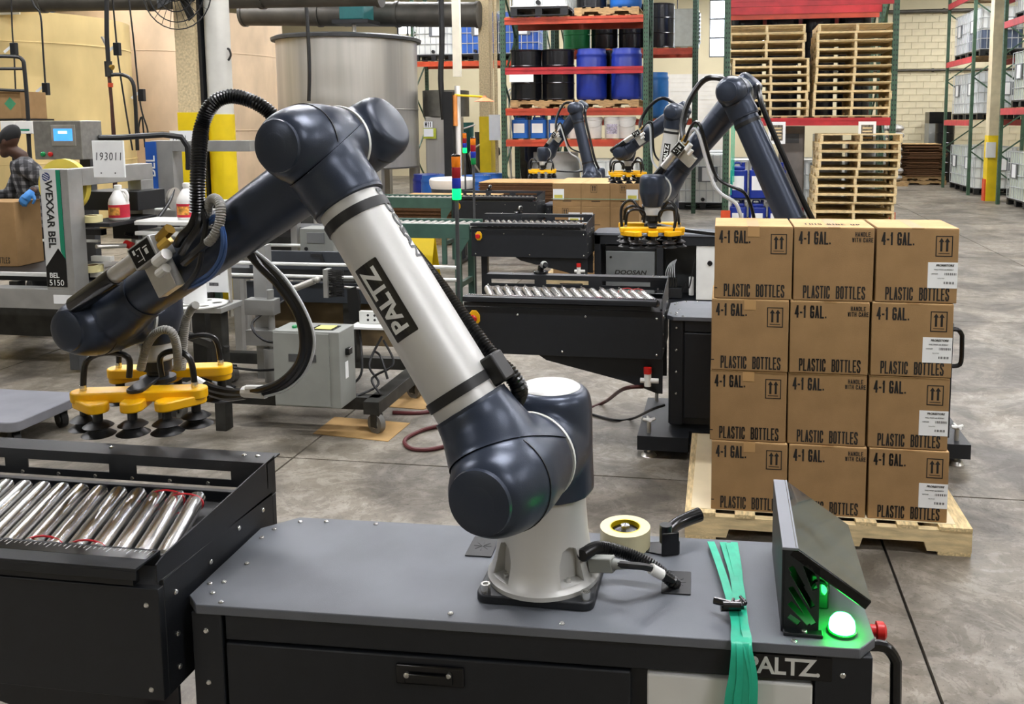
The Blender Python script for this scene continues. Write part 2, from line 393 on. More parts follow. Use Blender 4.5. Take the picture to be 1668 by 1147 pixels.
    if detail:
        for p in ((.05, .05), (.05, .10), (.02, .09), (.09, .015), (.04, D-.08), (.09, D-.03), (.16, D-.02), (.06, .19), (.03, D-.13), (.62, .03), (.3, D-.02), (.87, .02)):
            link('screw', SC_Zm, t, loc=(p[0], p[1], CABZ))
    for x, z0 in ((.055, 0), (W-.07, 0)):
        if front == 'doors':
            for k in range(4): link('screw', SC_Ym, t, loc=(x, .008, .715-k*.125))
    return t
def conveyor(label, loc, rz=0., L=1.12, rulers=True, W=.525, bands=True, group='roller infeed conveyors', rolls=17, sensor=True):
    # local: right end at x=0, front at y=0
    t = thing('roller_conveyor', label, 'conveyor', loc, rz, group)
    MB().box(-L, 0, 0, .02, .575, .838).build('front_panel', M_cabd, t, bevel=.002)
    MB().box(-L, 0, W-.02, W, .575, .838).build('rear_panel', M_cabd, t, bevel=.002)
    e = MB().box(-.012, 0, .02, W-.02, .575, .85).build('end_plate', M_cabd, t, bevel=.002)
    MB().prism([(.0, .855), (.0, .895), (.03, .905), (W-.0, .945), (W, .84), (W-.02, .84)], -.004, 0, Matrix(((0, 0, 1, 0), (1, 0, 0, 0), (0, 1, 0, 0), (0, 0, 0, 1)))).build('end_guard', M_cabd, t)
    MB().box(-L, -.012, .02, W-.02, .80, .815).build('bed_pan', M_black, t, False)
    MB().box(-L, -.06, .0, .022, .842, .862).build('side_channel', M_black, t, False)
    lip = MB().box(-L, -.03, -.03, .058, .893, .899).box(-L, -.03, .052, .058, .862, .893).box(-L, -.03, -.03, -.026, .872, .893).build('front_lip', M_cabd, t, bevel=.001)
    # slotted back guide
    g = MB(); z0, z1 = .865, .935; sl = [(-1.08, -.80), (-.74, -.47), (-.40, -.10)]
    g.box(-L, 0, W-.045, W-.04, z0, z0+.02).box(-L, 0, W-.045, W-.04, z1-.025, z1)
    pr = -L
    for a, b in sl+[(0, 0)]:
        g.box(pr, min(a+.006, 0), W-.045, W-.04, z0+.02, z1-.025); pr = b-.006
    g.box(-L, 0, W-.045, W+.03, z1, z1+.004)
    g.build('slotted_guide', M_cabd, t, False)
    rl = MB().lathe([(.0155, 0), (.0155, .01), (.022, .016), (.022, .345), (.0155, .351), (.0155, .362)], (0, 0, 0), (-.34, .94, 0), 18).mesh('roller', M_chrome)
    for k in range(rolls): link('roller', rl, t, loc=(-.035-k*.0575, .066, .866))
    if bands:
        for k, fr in ((1, .86), (2, .9), (4, .05), (6, .06)):
            a = Vector((-.035-k*.0575, .066, .866))+Vector((-.34, .94, 0))*fr*.36
            b = Vector((-.035-(k-1)*.0575, .066, .866))+Vector((-.34, .94, 0))*(fr+.02)*.36
            pts = []
            d = (b-a)/2; c = (a+b)/2
            for j in range(17):
                u = 2*PI*j/16; pts.append(c+d*math.cos(u)*(1+.024/d.length)+Vector((0, .004*math.sin(u), .0255*math.sin(u))))
            MB().tube(pts, .0025, 6).build('drive_band', M_redband, t)
    if rulers:
        rm = MB().box(-L, -.035, .012, .05, .8991, .8995)
        rm.build('ruler_strip', M_black2, t, False)
        tk = MB()
        for k in range(int((L-.05)/.0127)):
            h = .018 if k % 4 == 0 else .009; x = -.045-k*.0127; tk.box(x, x+.0012, .049-h, .049, .8994, .8998)
        stuff(tk.build('ruler_ticks', M_wplas, t, False))
    for p in ((-.03, .005-.005, .80), (-.03, 0, .60), (-.42, 0, .80), (-.55, 0, .60), (-.8, 0, .80), (-1.08, 0, .60), (-1.08, 0, .80)): link('screw', SC_Ym, t, loc=p)
    for y, z in ((.06, .80), (.06, .70), (.06, .62), (.2, .80), (.33, .825), (.45, .82), (.2, .76), (.38, .765)): link('screw', SC_Xm, t, loc=(0, y, z))
    for k in range(10): link('screw', SC_Ym, t, loc=(-.06-k*.115, W-.045, .872))
    for x in (-.05, -.09, -.5, -.95): link('screw', SC_Zm, t, loc=(x, W, .939))
    es = MB().prism([(.035*math.cos(k*PI/4+PI/8), .047*math.sin(k*PI/4+PI/8)) for k in range(8)], 0, .012, Matrix.Translation((-1.045, 0, .775)) @ RXF).build('emergency_stop', M_estopy, t, bevel=.003)
    MB().lathe([(.016, 0), (.016, .02), (.024, .022), (.024, .03), (.018, .036)], (-1.045, -.012, .775), (0, -1, 0), 16).build('stop_button', M_red, es)
    # tapered bracket down to the cabinet
    MB().prism([(-.71, .575), (-.65, .535), (-.5, .50), (-.2, .43), (-.03, .37), (.0, .37), (0, .575)], .05, .058, RXFm).build('bracket', M_cabd, t, False)
    MB().prism([(-.71, .575), (-.5, .50), (-.03, .37), (.0, .37), (0, .575)], .40, .408, RXFm).build('bracket', M_cabd, t, False)
    MB().cyl((-.12, .02, .45), (-.02, .02, .45), .014, n=10).cyl((-.08, .02, .42), (-.08, .02, .49), .02, n=12).build('air_regulator', M_wplas, t)
    MB().cyl((-.08, .02, .49), (-.08, .02, .525), .022, n=12).build('regulator_knob', M_red, t)
    if sensor: MB().lathe([(.045, 0), (.045, .012), (.02, .02), (.015, .05)], (-.78, W+.02, .94), (0, 0, 1), 14).cyl((-.78, W+.02, .97), (-.74, W-.02, 1.0), .016, n=10).build('sensor_mount', M_black2, t)
    if sensor: MB().sphere((-.755, W, .995), .024, 12, 8).build('sensor_eye', M_alu, t)
    # legs
    for x in (-L+.06,):
        MB().box(x-.03, x+.03, W/2-.03, W/2+.03, .06, .8).box(x-.03, x+.03, .05, W-.05, .02, .06).build('stand', M_cabd, t, False)
        for y in (.08, W-.08): MB().cyl((x, y, 0), (x, y, .03), .025, n=10).build('foot', M_rubber, t)
    return t
RXFm = Matrix(((1, 0, 0, 0), (0, 0, -1, 0), (0, 1, 0, 0), (0, 0, 0, 1)))   # (x,z) outline extruded along -y
RXFm = Matrix(((1, 0, 0, 0), (0, 0, 1, 0), (0, 1, 0, 0), (0, 0, 0, 1)))
# ------------------------------------------------------------------ articulated robot arm
def cut(mb, cutters, name, m, ang=40):
    o = bpy.data.objects.new(name, mb.mesh(name, m, False)); COL.objects.link(o); tmp = []
    for c in cutters:
        k = bpy.data.objects.new('k', c.mesh('k', None, False)); COL.objects.link(k); tmp.append(k)
        b = o.modifiers.new('b', 'BOOLEAN'); b.object = k; b.operation = 'DIFFERENCE'; b.solver = 'EXACT'
    dg = bpy.context.evaluated_depsgraph_get(); me = bpy.data.meshes.new_from_object(o.evaluated_get(dg))
    for k in tmp: bpy.data.objects.remove(k)
    bpy.data.objects.remove(o); me.materials.clear(); me.materials.append(m)
    me.polygons.foreach_set('use_smooth', [True]*len(me.polygons)); me.set_sharp_from_angle(angle=math.radians(ang)); return me
def wrap(me, r, M, cuts):
    bm = bmesh.new(); bm.from_mesh(me)
    for y in cuts:
        bmesh.ops.bisect_plane(bm, geom=bm.verts[:]+bm.edges[:]+bm.faces[:], plane_co=(0, y, 0), plane_no=(0, 1, 0))
    for v in bm.verts:
        x, y, z = v.co; a = y/r; v.co = M @ Vector((x, math.sin(a)*(r+z), math.cos(a)*(r+z)))
    out = bpy.data.meshes.new(me.name); bm.to_mesh(out); bm.free()
    for q in me.materials: out.materials.append(q)
    return out
def t_housing(k, name, ln=.17, re=.076):
    b = MB()
    b.lathe([(.098*k, -.105*k), (.1*k, -.1*k), (.107*k, -.03*k), (.109*k, .02*k), (.104*k, .065*k), (.093*k, .105*k), (.079*k, .135*k), (.06*k, .152*k), (.035*k, .16*k), (.001, .162*k)], (0, 0, 0), (0, 1, 0), 40)
    b.lathe([(.06*k, -.02*k), (.098*k, .0), (.094*k, .07*k), (re*1.06, ln*.8), (re*1.04, ln)], (0, 0, 0), (0, 0, 1), 40)
    n = 32; b.rings([[Vector((math.cos(2*PI*i/n)*rx, yc+math.sin(2*PI*i/n)*ry, zz)) for i in range(n)] for zz, rx, ry, yc in ((-.01, .095*k, .122*k, .015*k), (.05*k, .098*k, .116*k, .012*k), (.09*k, .094*k, .102*k, .006*k), (ln*.8, re*1.08, re*1.08, 0), (ln, re*1.04, re*1.04, 0))])
    me = remeshed(b, name, M_blue, .005*k, 30); bm = bmesh.new(); bm.from_mesh(me); bm.normal_update()
    pn = Vector((0, -.42, 1)).normalized(); pc = Vector((0, .05*k, .062*k))
    g = bmesh.ops.bisect_plane(bm, geom=bm.verts[:]+bm.edges[:]+bm.faces[:], plane_co=pc, plane_no=pn)
    bmesh.ops.split_edges(bm, edges=[e for e in g['geom_cut'] if isinstance(e, bmesh.types.BMEdge)])
    bm.normal_update()
    up_ = set()
    for f_ in bm.faces:
        if (f_.calc_center_median()-pc).dot(pn) > 0: up_.update(f_.verts)
    for v in up_: v.co += v.normal*.0032
    bm.to_mesh(me); bm.free(); me.polygons.foreach_set('use_smooth', [True]*len(me.polygons))
    return me
def c_housing(k, name, zc, ze, re):
    b = MB()
    b.lathe([(.001, zc), (.06*k, zc), (.082*k, zc+.006), (.092*k, zc+.02), (.097*k, zc+.05), (.098*k, .02), (re*1.03, ze)], (0, 0, 0), (0, 0, 1), 40)
    b.lathe([(.05*k, 0), (.1*k, .01), (.1*k, .1*k)], (0, 0, 0), (0, 1, 0), 40)
    return remeshed(b, name, M_blue, .006*k, 9)
RB = {}
def robot_meshes():
    RB['t1'] = t_housing(1., 'joint_housing', .17, .078); RB['t2'] = t_housing(.83, 'joint_housing', .17, .062)
    RB['c1'] = c_housing(1., 'joint_body', -.131, .115, .098); RB['c2'] = c_housing(.82, 'joint_body', -.102, .19, .076); RB['c3'] = c_housing(.8, 'joint_body', -.09, .10, .052); RB['te'] = t_housing(.83, 'joint_housing', .155, .075)
    base = MB().lathe([(.10, .02), (.132, .02), (.132, .03), (.124, .038), (.113, .075), (.105, .13), (.1005, .19), (.099, .234), (.09, .234)], n=48)
    cs = []
    for a in (35, 125, 215, 305):
        t = math.radians(a); u = Vector((math.cos(t), math.sin(t), 0)); s = Vector((-math.sin(t), math.cos(t), 0))
        M = Matrix(((s.x, 0, u.x, 0), (s.y, 0, u.y, 0), (0, 1, 0, 0), (0, 0, 0, 1)))
        cs.append(MB().prism([(-.032, .042), (.032, .042), (.028, .09), (.018, .118), (0, .126), (-.018, .118), (-.028, .09)], .088, .2, M))
    RB['base'] = cut(base, cs, 'base_column', M_silver)
    RB['ring'] = MB().lathe([(.09, -.004), (.1015, -.004), (.1025, 0), (.1015, .004), (.09, .004)], n=48).mesh('seam_ring', M_ring)
    RB['seam'] = MB().lathe([(.1, -.0013), (.1095, -.0013), (.1097, 0), (.1095, .0013), (.1, .0013)], n=48).mesh('seam', M_black)
    cup = MB().lathe([(.013, .06), (.013, .034), (.026, .03), (.04, .02), (.024, .012), (.026, .008), (.045, -.004), (.042, -.006), (.02, .004)], n=22).mesh('suction_cup', M_rubber); RB['cup'] = cup
    # wrist block with pneumatic ejector
def bar_lobes(p, q, wd, lobes):
    # rounded bar from p to q with round lobes, as stacked convex pieces
    m = MB(); p = Vector(p).to_2d(); q = Vector(q).to_2d(); d = (q-p).normalized(); n = Vector((-d.y, d.x))
    poly = []
    a0 = math.atan2(d.y, d.x)
    for k in range(9): t = a0-PI/2+PI*k/8; poly.append(tuple(q+Vector((math.cos(t), math.sin(t)))*wd))
    for k in range(9): t = a0+PI/2+PI*k/8; poly.append(tuple(p+Vector((math.cos(t), math.sin(t)))*wd))
    return poly
def gripper(t, c, z, rot, full=True):
    # yellow moulded frame with suction cups, local plan turned by rot about c
    R = Matrix.Rotation(rot, 2)
    def P(x, y): v = R @ Vector((x*.92, y*.95)); return (c[0]+v.x, c[1]+v.y)
    f1 = MB().prism(bar_lobes(P(-.165, .125), P(.165, .125), .034, 0), z, z+.03).build('gripper_bar', M_yel, t, bevel=.004)
    f2 = MB().prism(bar_lobes(P(-.165, -.125), P(.165, -.125), .034, 0), z, z+.03).build('gripper_bar', M_yel, t, bevel=.004)
    for a, b in (((-.165, .125), (-.10, .185)), ((.165, .125), (.10, .185)), ((0, .12), (0, .185)), ((-.165, -.125), (-.10, -.185)), ((.165, -.125), (.10, -.185)), ((0, -.12), (0, -.185))):
        MB().prism(bar_lobes(P(*a), P(*b), .03, 0), z-.016, z+.012).build('gripper_lobe', M_yel, t, bevel=.004)
    MB().prism(bar_lobes(P(0, -.15), P(0, .15), .024, 0), z+.028, z+.04).build('cross_beam', M_black, t, bevel=.003)
    for x, y in ((-.165, .125), (.165, .125), (-.10, .185), (.10, .185), (0, .185), (-.165, -.125), (.165, -.125), (-.1, -.185), (.1, -.185), (0, -.185)):
        q = P(x, y); link('suction_cup', RB['cup'], t, loc=(q[0], q[1], z-.075))
    for x, y in ((-.165, .125), (.165, .125), (-.165, -.125), (.165, -.125)):
        q = P(x, y); MB().cyl((q[0], q[1], z+.028), (q[0], q[1], z+.045), .009, n=10).build('vacuum_port', M_bolt, t)
        e = P(x*.3, y*.6)
        m = Vector(((q[0]+e[0])/2, (q[1]+e[1])/2, z+.13))
        MB().tube([(q[0], q[1], z+.04), (q[0]*.8+m.x*.2, q[1]*.8+m.y*.2, z+.11), m, (e[0], e[1], z+.11), (e[0], e[1], z+.05)], .0085, 8, 5).build('vacuum_hose', M_hose, t)
    return f1
def orient(X=None, Y=None, Z=None):
    # rotation with given Y (barrel) and Z (link)
    Y = Vector(Y).normalized(); Z = Vector(Z).normalized(); X = Y.cross(Z).normalized(); Z = X.cross(Y)
    return Matrix((X, Y, Z)).transposed().to_4x4()
def robot(label, loc, rz, S, E, W, tubemat, sticker=True, near=False, toolrot=.45, group='palletizing robot arms', wtilt=0., flip=False):
    if not RB: robot_meshes()
    t = thing('palletizing_robot', label, 'robot arm', loc, rz, group)
    ya, yf = .21, .04; sg = -1 if flip else 1; yw = yf-.165*sg
    S3 = Vector((S[0], ya, S[1])); E3 = Vector((E[0], ya, E[1])); EF = Vector((E[0], yf, E[1])); W3 = Vector((W[0], yf, W[1])); WT = Vector((W[0], yw, W[1]))
    u = (E3-S3).normalized(); f = (W3-EF).normalized(); Y = Vector((0, 1, 0))
    def put(name, me, M, par=t, m=None):
        o = link(name, me, par); o.matrix_local = M
        return o
    T = Matrix.Translation
    pz = MB(); pz.M = Matrix.Rotation(-rz, 4, 'Z'); pz.prism(rrect(-.135, .135, -.12, .12, .025), 0, .02).build('mounting_plate', M_cabd, t, bevel=.003)
    for x in (-.115, .115):
        for y in (-.1, .1): b = MB(); b.M = pz.M; b.lathe([(.011, .02), (.011, .038), (.006, .038), (.006, .03), (.001, .03)], (x, y, 0), n=14).build('anchor_bolt', M_bolt, t)
    put('base_column', RB['base'], pz.M @ Matrix.Rotation(.17, 4, 'Z'))
    for a in (35, 125, 215, 305):
        q = math.radians(a)-rz+.17; MB().lathe([(.006, 0), (.006, .008), (.003, .008)], (.103*math.cos(q), .103*math.sin(q), .042), n=10).build('base_bolt', M_bolt, t)
    c1 = put('shoulder_body', RB['c1'], T((S[0], 0, S[1])) @ orient(Y=Y, Z=(0, 0, -1)))
    MB().lathe([(.001, -.1365), (.05, -.136), (.064, -.1335), (.07, -.129), (.07, -.12)], (0, 0, 0), n=40).build('top_cap', M_silver, c1)
    s1 = put('shoulder_housing', RB['t1'], T(S3) @ orient(Y=Y, Z=u))
    put('seam_ring', RB['ring'], T((S[0], .104, S[1])) @ orient(Y=(0, 0, 1), Z=Y))
    e1 = put('elbow_housing', RB['te'], T(E3) @ orient(Y=Y, Z=-u))
    put('seam_ring', RB['ring'], T((E[0], .123, E[1])) @ orient(Y=(0, 0, 1), Z=Y) @ Matrix.Diagonal((.84, .84, 1, 1)))
    c2 = put('elbow_body', RB['c2'], T(EF) @ orient(Y=Y, Z=f))
    put('seam', RB['seam'], T((0, 0, -.045)) @ Matrix.Diagonal((.735, .735, 1.5, 1)), c2)
    MB().lathe([(.001, -.1035), (.05, -.1035), (.063, -.0995), (.069, -.093)], n=36).build('rear_cap', M_bluedk, c2)
    w1 = put('wrist_housing', RB['t2'], T(W3) @ orient(Y=Y*sg, Z=-f))
    o = put('seam_ring', RB['ring'], T((W[0], yf-.092*sg, W[1])) @ orient(Y=(0, 0, 1), Z=Y) @ Matrix.Diagonal((.86, .86, 1, 1)))
    dn = Vector((math.sin(wtilt), 0, -math.cos(wtilt)))
    c3 = put('wrist_body', RB['c3'], T(WT) @ orient(Y=Y*sg, Z=dn))
    for par, P3, k in ((s1, S3, 1.), (e1, E3, .83), (w1, W3, .83)):
        put('seam', RB['seam'], Matrix.Identity(4) @ T((0, .045*k, 0)) @ orient(Y=(0, 0, 1), Z=Y) @ Matrix.Diagonal((k*.985, k*.985, 1, 1)), par)
        MB().lathe([(.0, .002), (.05*k, .0015), (.066*k, -.004), (.068*k, -.012)], (0, .157*k, 0), (0, 1, 0), 36).build('end_cap', M_blue, par)
    for par, rr, zz in ((s1, .0815, .135), (e1, .0785, .12), (w1, .0655, .14)):
        MB().lathe([(rr*.9, -.035), (rr+.0015, -.035), (rr+.0025, -.03), (rr+.0018, .035), (rr*.9, .035)], (0, 0, zz), n=44).build('collar_band', M_bluedk, par)
        for q in (.55, .75): MB().lathe([(.005, 0), (.005, .003), (.003, .004)], (math.sin(q)*(rr), math.cos(q)*(rr), zz-.02), (math.sin(q), math.cos(q), 0), 8).build('collar_screw', M_bolt, par)
    L = (E3-S3).length
    r0, r1 = .0775, .0715
    ua = MB().lathe([(r0, .165), (r0, .17), (r1, L-.15), (r1, L-.145)], S3, u, 48).build('upper_arm_tube', tubemat, t)
    LF = (W3-EF).length
    MB().lathe([(.0775, .18), (.077, .2), (.0635, LF-.16), (.0635, LF-.15)], EF, f, 48).build('forearm_tube', M_blue, t)
    for d in (.205, L-.19):
        rr = r0+(r1-r0)*(d-.17)/(L-.34)
        MB().lathe([(rr*.95, -.011), (rr+.0035, -.011), (rr+.0035, .011), (rr*.95, .011)], S3+u*d, u, 44).build('hose_strap', M_rubber, t)
    # print on the upper arm: frame with x along the arm (up), z outwards
    side = u.cross(Y).normalized()
    def around(phi, d):
        n = Y*math.cos(phi)+side*math.sin(phi); X = u; Z = n; Yv = Z.cross(X)
        return T(S3+u*d) @ Matrix((X, Yv, Z)).transposed().to_4x4()
    cuts = [(-.04+.008*i) for i in range(11)]
    if sticker:
        s = MB().prism(rrect(-.088, .088, -.031, .031, .003), 0, .0008).mesh('logo_sticker', M_black2, False)
        Mr = around(PHI_S, L*.535); rr = r0+(r1-r0)*.42
        link('logo_sticker', wrap(s, rr+.0006, Mr, cuts), t)
        link('logo_lettering', wrap(text_mesh('PALTZ', (.0535), 1.0, .03, .0006, 'CENTER', .93, M_white), rr+.0018, Mr, cuts), t)
    Mr = around(PHI_D, L*.7) @ Matrix.Rotation(PI, 4, 'Z'); rr = r0+(r1-r0)*.7
    link('brand_lettering', wrap(text_mesh('DOOSAN', .036, 1.15, .03, .0006, 'CENTER', 1., M_dgrey if sticker else M_white), rr+.001, Mr, cuts), t)
    # flange and tool
    fl = WT+dn*.095
    MB().lathe([(.045, 0), (.047, .004), (.047, .05), (.043, .055)], fl, dn, 32).build('tool_flange', M_silver, t)
    MB().lathe([(.04, .055), (.04, .085), (.03, .09), (.03, .105), (.05, .107), (.05, .12)], fl, dn, 28).build('tool_adapter', M_black, t)
    gz = fl.z-.12-.02
    gripper(t, (fl.x+.01, fl.y), gz, toolrot)
    # ejector unit along the forearm, on the viewer's side
    up = f.cross(Y).normalized()
    if up.z < 0: up = -up
    o0 = EF+f*(LF*.63)+up*.045+Y*.105
    Rm = Matrix((f, Y, -up)).transposed(); nf = Y
    ej = MB().cbox(o0, (.085, .06, .06), Rm).build('ejector_block', M_alu, t, bevel=.003)
    MB().cbox(o0-up*.06+f*.01-Y*.012, (.07, .03, .10), Rm).build('ejector_bracket', M_steel, t, bevel=.002)
    MB().cbox(o0+nf*.0305, (.072, .002, .05), Rm).build('schematic_plate', M_black2, ej)
    k = MB()
    for a, b, c, d in ((-.018, .01, .016, .003), (-.018, -.002, .01, .014), (.004, .014, .016, .002), (.0, -.004, .002, .034), (.014, .0, .003, .003), (.022, .012, .007, .012), (.01, -.014, .024, .0015)):
        k.cbox(o0+nf*.0318+up*b+f*a, (c, .0006, d), Rm)
    stuff(k.build('schematic_lines', M_white, ej, False))
    MB().lathe([(.022, .0), (.022, .12), (.021, .125)], o0+f*.04+up*.006, f, 24).build('silver_cylinder', M_steel, t)
    MB().lathe([(.025, .0), (.025, .17), (.02, .178)], o0+f*.145+up*.004, f, 24).build('silencer_tube', M_black2, t)
    MB().cyl(o0-f*.035+up*.012, o0-f*.085+up*.02, .015, n=8).cyl(o0-f*.035-up*.008+Y*.01, o0-f*.07, .013, n=8).build('brass_fitting', mat('brass', '#b08d3e', .3, .9, .05), t)
    MB().cyl(o0-up*.04-f*.03+Y*.03, o0-up*.04-f*.075+Y*.035, .015, n=10).cyl(o0-up*.068-f*.02+Y*.03, o0-up*.068-f*.055+Y*.035, .012, n=10).build('white_fitting', M_wplas, t)
    return t, dict(S3=S3, E3=E3, EF=EF, W3=W3, u=u, f=f, up=up, o0=o0, fl=fl, gz=gz, L=L)
PHI_S, PHI_D = 0.02, 1.75
def hose(t, name, pts, r, m, k=8, n=8, ribs=None): return MB().tube(pts, r, n, k, ribs).build(name, m, t)
# ------------------------------------------------------------------ the near cell
cab1 = cabinet('long charcoal cabinet carrying the nearest robot arm, green light at its corner', (-1.204, 1.738, 0), .033)
conv1 = conveyor('charcoal roller conveyor with chrome rollers beside the nearest robot cabinet', (-1.222, 1.69, 0), 0., sensor=False)
TH1 = .2
C1 = Vector((-.41, 1.96, CABZ))
rob1, K1 = robot('nearest blue robot arm with silver upper arm and yellow gripper', C1, PI-TH1, (-.02, .345), (.447, 1.032), (1.29, .538), M_silver, True, True, .45)
_I1 = (Matrix.Translation(C1) @ Matrix.Rotation(PI-TH1, 4, 'Z')).inverted()
_A = Vector((math.sin(TH1), math.cos(TH1), 0))
def rp(u, v, y):   # photo point at local depth y (towards the viewer) of the nearest robot
    o = Vector((0, 0, CAMH)); d = _ray(u, v); return _I1 @ (o+d*(((C1-_A*y-o).dot(_A))/d.dot(_A)))
def rpath(l): return [rp(*q) for q in l]
hose(rob1, 'corrugated_conduit', rpath([(470, 225, -.02), (440, 184, .0), (408, 164, .03), (374, 157, .05), (346, 170, .07), (329, 205, .08), (324, 252, .11), (322, 300, .13), (321, 348, .135)]), .0195, M_hose, 10, 12, (.007, .003))
hose(rob1, 'corrugated_conduit', rpath([(618, 345, .03), (662, 402, .05), (709, 459, .1), (760, 527, .13), (803, 583, .14), (833, 612, .15), (846, 636, .14), (838, 658, .1)]), .0195, M_hose, 10, 12, (.007, .003))
MB().cbox(rp(803, 604, .19), (.06, .05, .065), Matrix.Rotation(.6, 3, 'Y')).build('conduit_clamp', M_rubber, rob1, bevel=.005)
hose(rob1, 'control_cable', rpath([(321, 345, .135), (312, 368, .14), (298, 382, .14), (288, 398, .12)]), .011, M_hose)
hose(rob1, 'control_cable', rpath([(326, 345, .135), (322, 370, .15), (308, 392, .15), (296, 412, .13)]), .009, M_hose)
hose(rob1, 'control_cable', rpath([(330, 340, .13), (335, 365, .145), (330, 400, .155), (322, 440, .15), (300, 470, .13)]), .007, M_rubber)
hose(rob1, 'spiral_wrapped_hose', rpath([(338, 372, .12), (339, 336, .12), (349, 323, .125), (359, 335, .14), (358, 362, .15), (348, 385, .16), (338, 396, .16)]), .0125, M_ghose, 8, 10, (.006, .0015))
hose(rob1, 'black_hose', rpath([(340, 393, .16), (318, 412, .155), (300, 428, .14)]), .0105, M_hose)
hose(rob1, 'blue_air_line', rpath([(336, 368, .12), (355, 358, .14), (366, 385, .15), (364, 420, .15), (345, 450, .14), (318, 466, .13), (300, 470, .12)]), .005, M_bhose)
hose(rob1, 'blue_air_line', rpath([(333, 372, .12), (350, 352, .14), (362, 378, .155), (359, 418, .155), (340, 446, .145), (312, 462, .13)]), .005, M_bhose)
hose(rob1, 'vacuum_supply_hose', rpath([(395, 398, -.03), (425, 425, -.05), (462, 462, -.08), (495, 515, -.1), (504, 560, -.11), (492, 600, -.12), (465, 628, -.13), (430, 638, -.14), (412, 640, -.15)]), .0135, M_hose, 8, 10)
hose(rob1, 'vacuum_supply_hose', rpath([(398, 402, -.02), (422, 432, -.04), (455, 466, -.07), (486, 515, -.09), (494, 562, -.1), (484, 596, -.11), (458, 622, -.12), (428, 634, -.13), (412, 636, -.14)]), .011, M_hose, 8, 10)
hose(rob1, 'clear_air_line', rpath([(392, 396, -.02), (430, 420, -.04), (470, 460, -.07), (503, 518, -.09), (512, 562, -.1), (498, 606, -.11), (468, 634, -.12), (432, 646, -.13)]), .004, M_chose, 8, 8)
MB().tube(rpath([(398, 638, -.15), (432, 640, -.14)]), .017, 10).tube(rpath([(402, 632, -.14), (440, 632, -.13)]), .009, 8).build('white_hose_joiner', M_wplas, rob1)
hose(rob1, 'vacuum_supply_hose', rpath([(400, 640, -.15), (375, 639, -.17), (350, 634, -.18), (335, 627, -.19)]), .0125, M_hose)
hose(rob1, 'vacuum_supply_hose', rpath([(400, 645, -.15), (372, 648, -.17), (350, 643, -.18), (335, 637, -.19)]), .0105, M_hose)
MB().tube(rpath([(318, 620, -.2), (338, 632, -.19)]), .015, 10).build('white_elbow_fitting', M_wplas, rob1)
hose(rob1, 'spiral_wrapped_hose', rpath([(229, 602, -.03), (240, 562, -.03), (258, 540, -.03), (278, 540, -.04), (288, 565, -.06), (290, 602, -.08)]), .0125, M_ghose, 8, 10, (.006, .0015))
hose(rob1, 'spiral_wrapped_hose', rpath([(296, 602, -.1), (299, 555, -.1), (303, 522, -.1), (312, 503, -.1), (319, 497, -.09)]), .0125, M_ghose, 8, 10, (.006, .0015))
# cabling at the foot of the robot
hose(rob1, 'corrugated_conduit', [_I1 @ p for p in (atz(948, 905, .88), atz(975, 892, .87), atz(1015, 900, .85), atz(1060, 920, .83), atz(1092, 945, .80), atz(1100, 952, .787))], .0155, M_hose, 10, 12, (.006, .0025))
_cb = [_I1 @ p for p in (at(962, 918, 1.93), at(1000, 919, 1.91), at(1025, 921, 1.90), at(1060, 926, 1.93), at(1092, 945, 1.96), atz(1098, 950, .79))]
MB().bar(_cb[0], _cb[1], .026, .034).build('heavy_connector', M_grey, rob1, bevel=.003)
MB().cyl(_cb[1], _cb[2], .0125, .008, n=12).build('cable_gland', M_grey, rob1)
hose(rob1, 'power_cable', [_cb[1], _cb[2], _cb[3], _cb[4], _cb[5]], .0085, M_rubber)
MB().cyl(_cb[3], _cb[3].lerp(_cb[4], .55), .0125, n=12).build('cable_tag', M_wplas, rob1)
# ------------------------------------------------------------------ fittings on the near cabinet
def cl(x, y, z=CABZ):   # world -> near cabinet local
    c, s = math.cos(-.033), math.sin(-.033); dx, dy = x+1.204, y-1.738
    return Vector((dx*c-dy*s, dx*s+dy*c, z))
sg, tx = paltz_sign(.20, .052)
o = link('logo_sign', sg, cab1, loc=(1.338, .0085, .725), rot=(PI/2, 0, 0))
link('lettering', text_mesh('PALTZ.', .052, 1.0, .022, .0008, 'CENTER', .93, M_white), o, loc=(0, 0, .0026))
def star_plate(pos):
    p = MB().prism(rrect(-.034, .034, -.052, .052, .003), 0, .0035).build('grommet_plate', M_black, cab1, bevel=.001)
    p.location = pos
    for a in range(4): MB().cbox((0, .0, .0036), (.045, .0015, .0012), Matrix.Rotation(a*PI/4, 3, 'Z')).build('slit', M_rubber, p, False)
star_plate(cl(-.1, 1.995)); star_plate(cl(-.598, 2.1))
# grab handle, stop button on the right end
W_ = 1.53
MB().tube([(W_-.01, .09, .735), (W_+.03, .09, .735), (W_+.052, .09, .71), (W_+.055, .09, .68), (W_+.055, .09, .56), (W_+.03, .09, .535), (W_-.01, .09, .535)], .0125, 10, 3).build('grab_handle', M_black2, cab1)
MB().lathe([(.018, 0), (.018, .012)], (W_-.005, .15, .735), (1, 0, 0), 16).build('stop_collar', M_estopy, cab1)
MB().lathe([(.013, .01), (.013, .028), (.02, .03), (.02, .045), (.014, .05)], (W_-.005, .15, .735), (1, 0, 0), 18).build('stop_button', M_red, cab1)
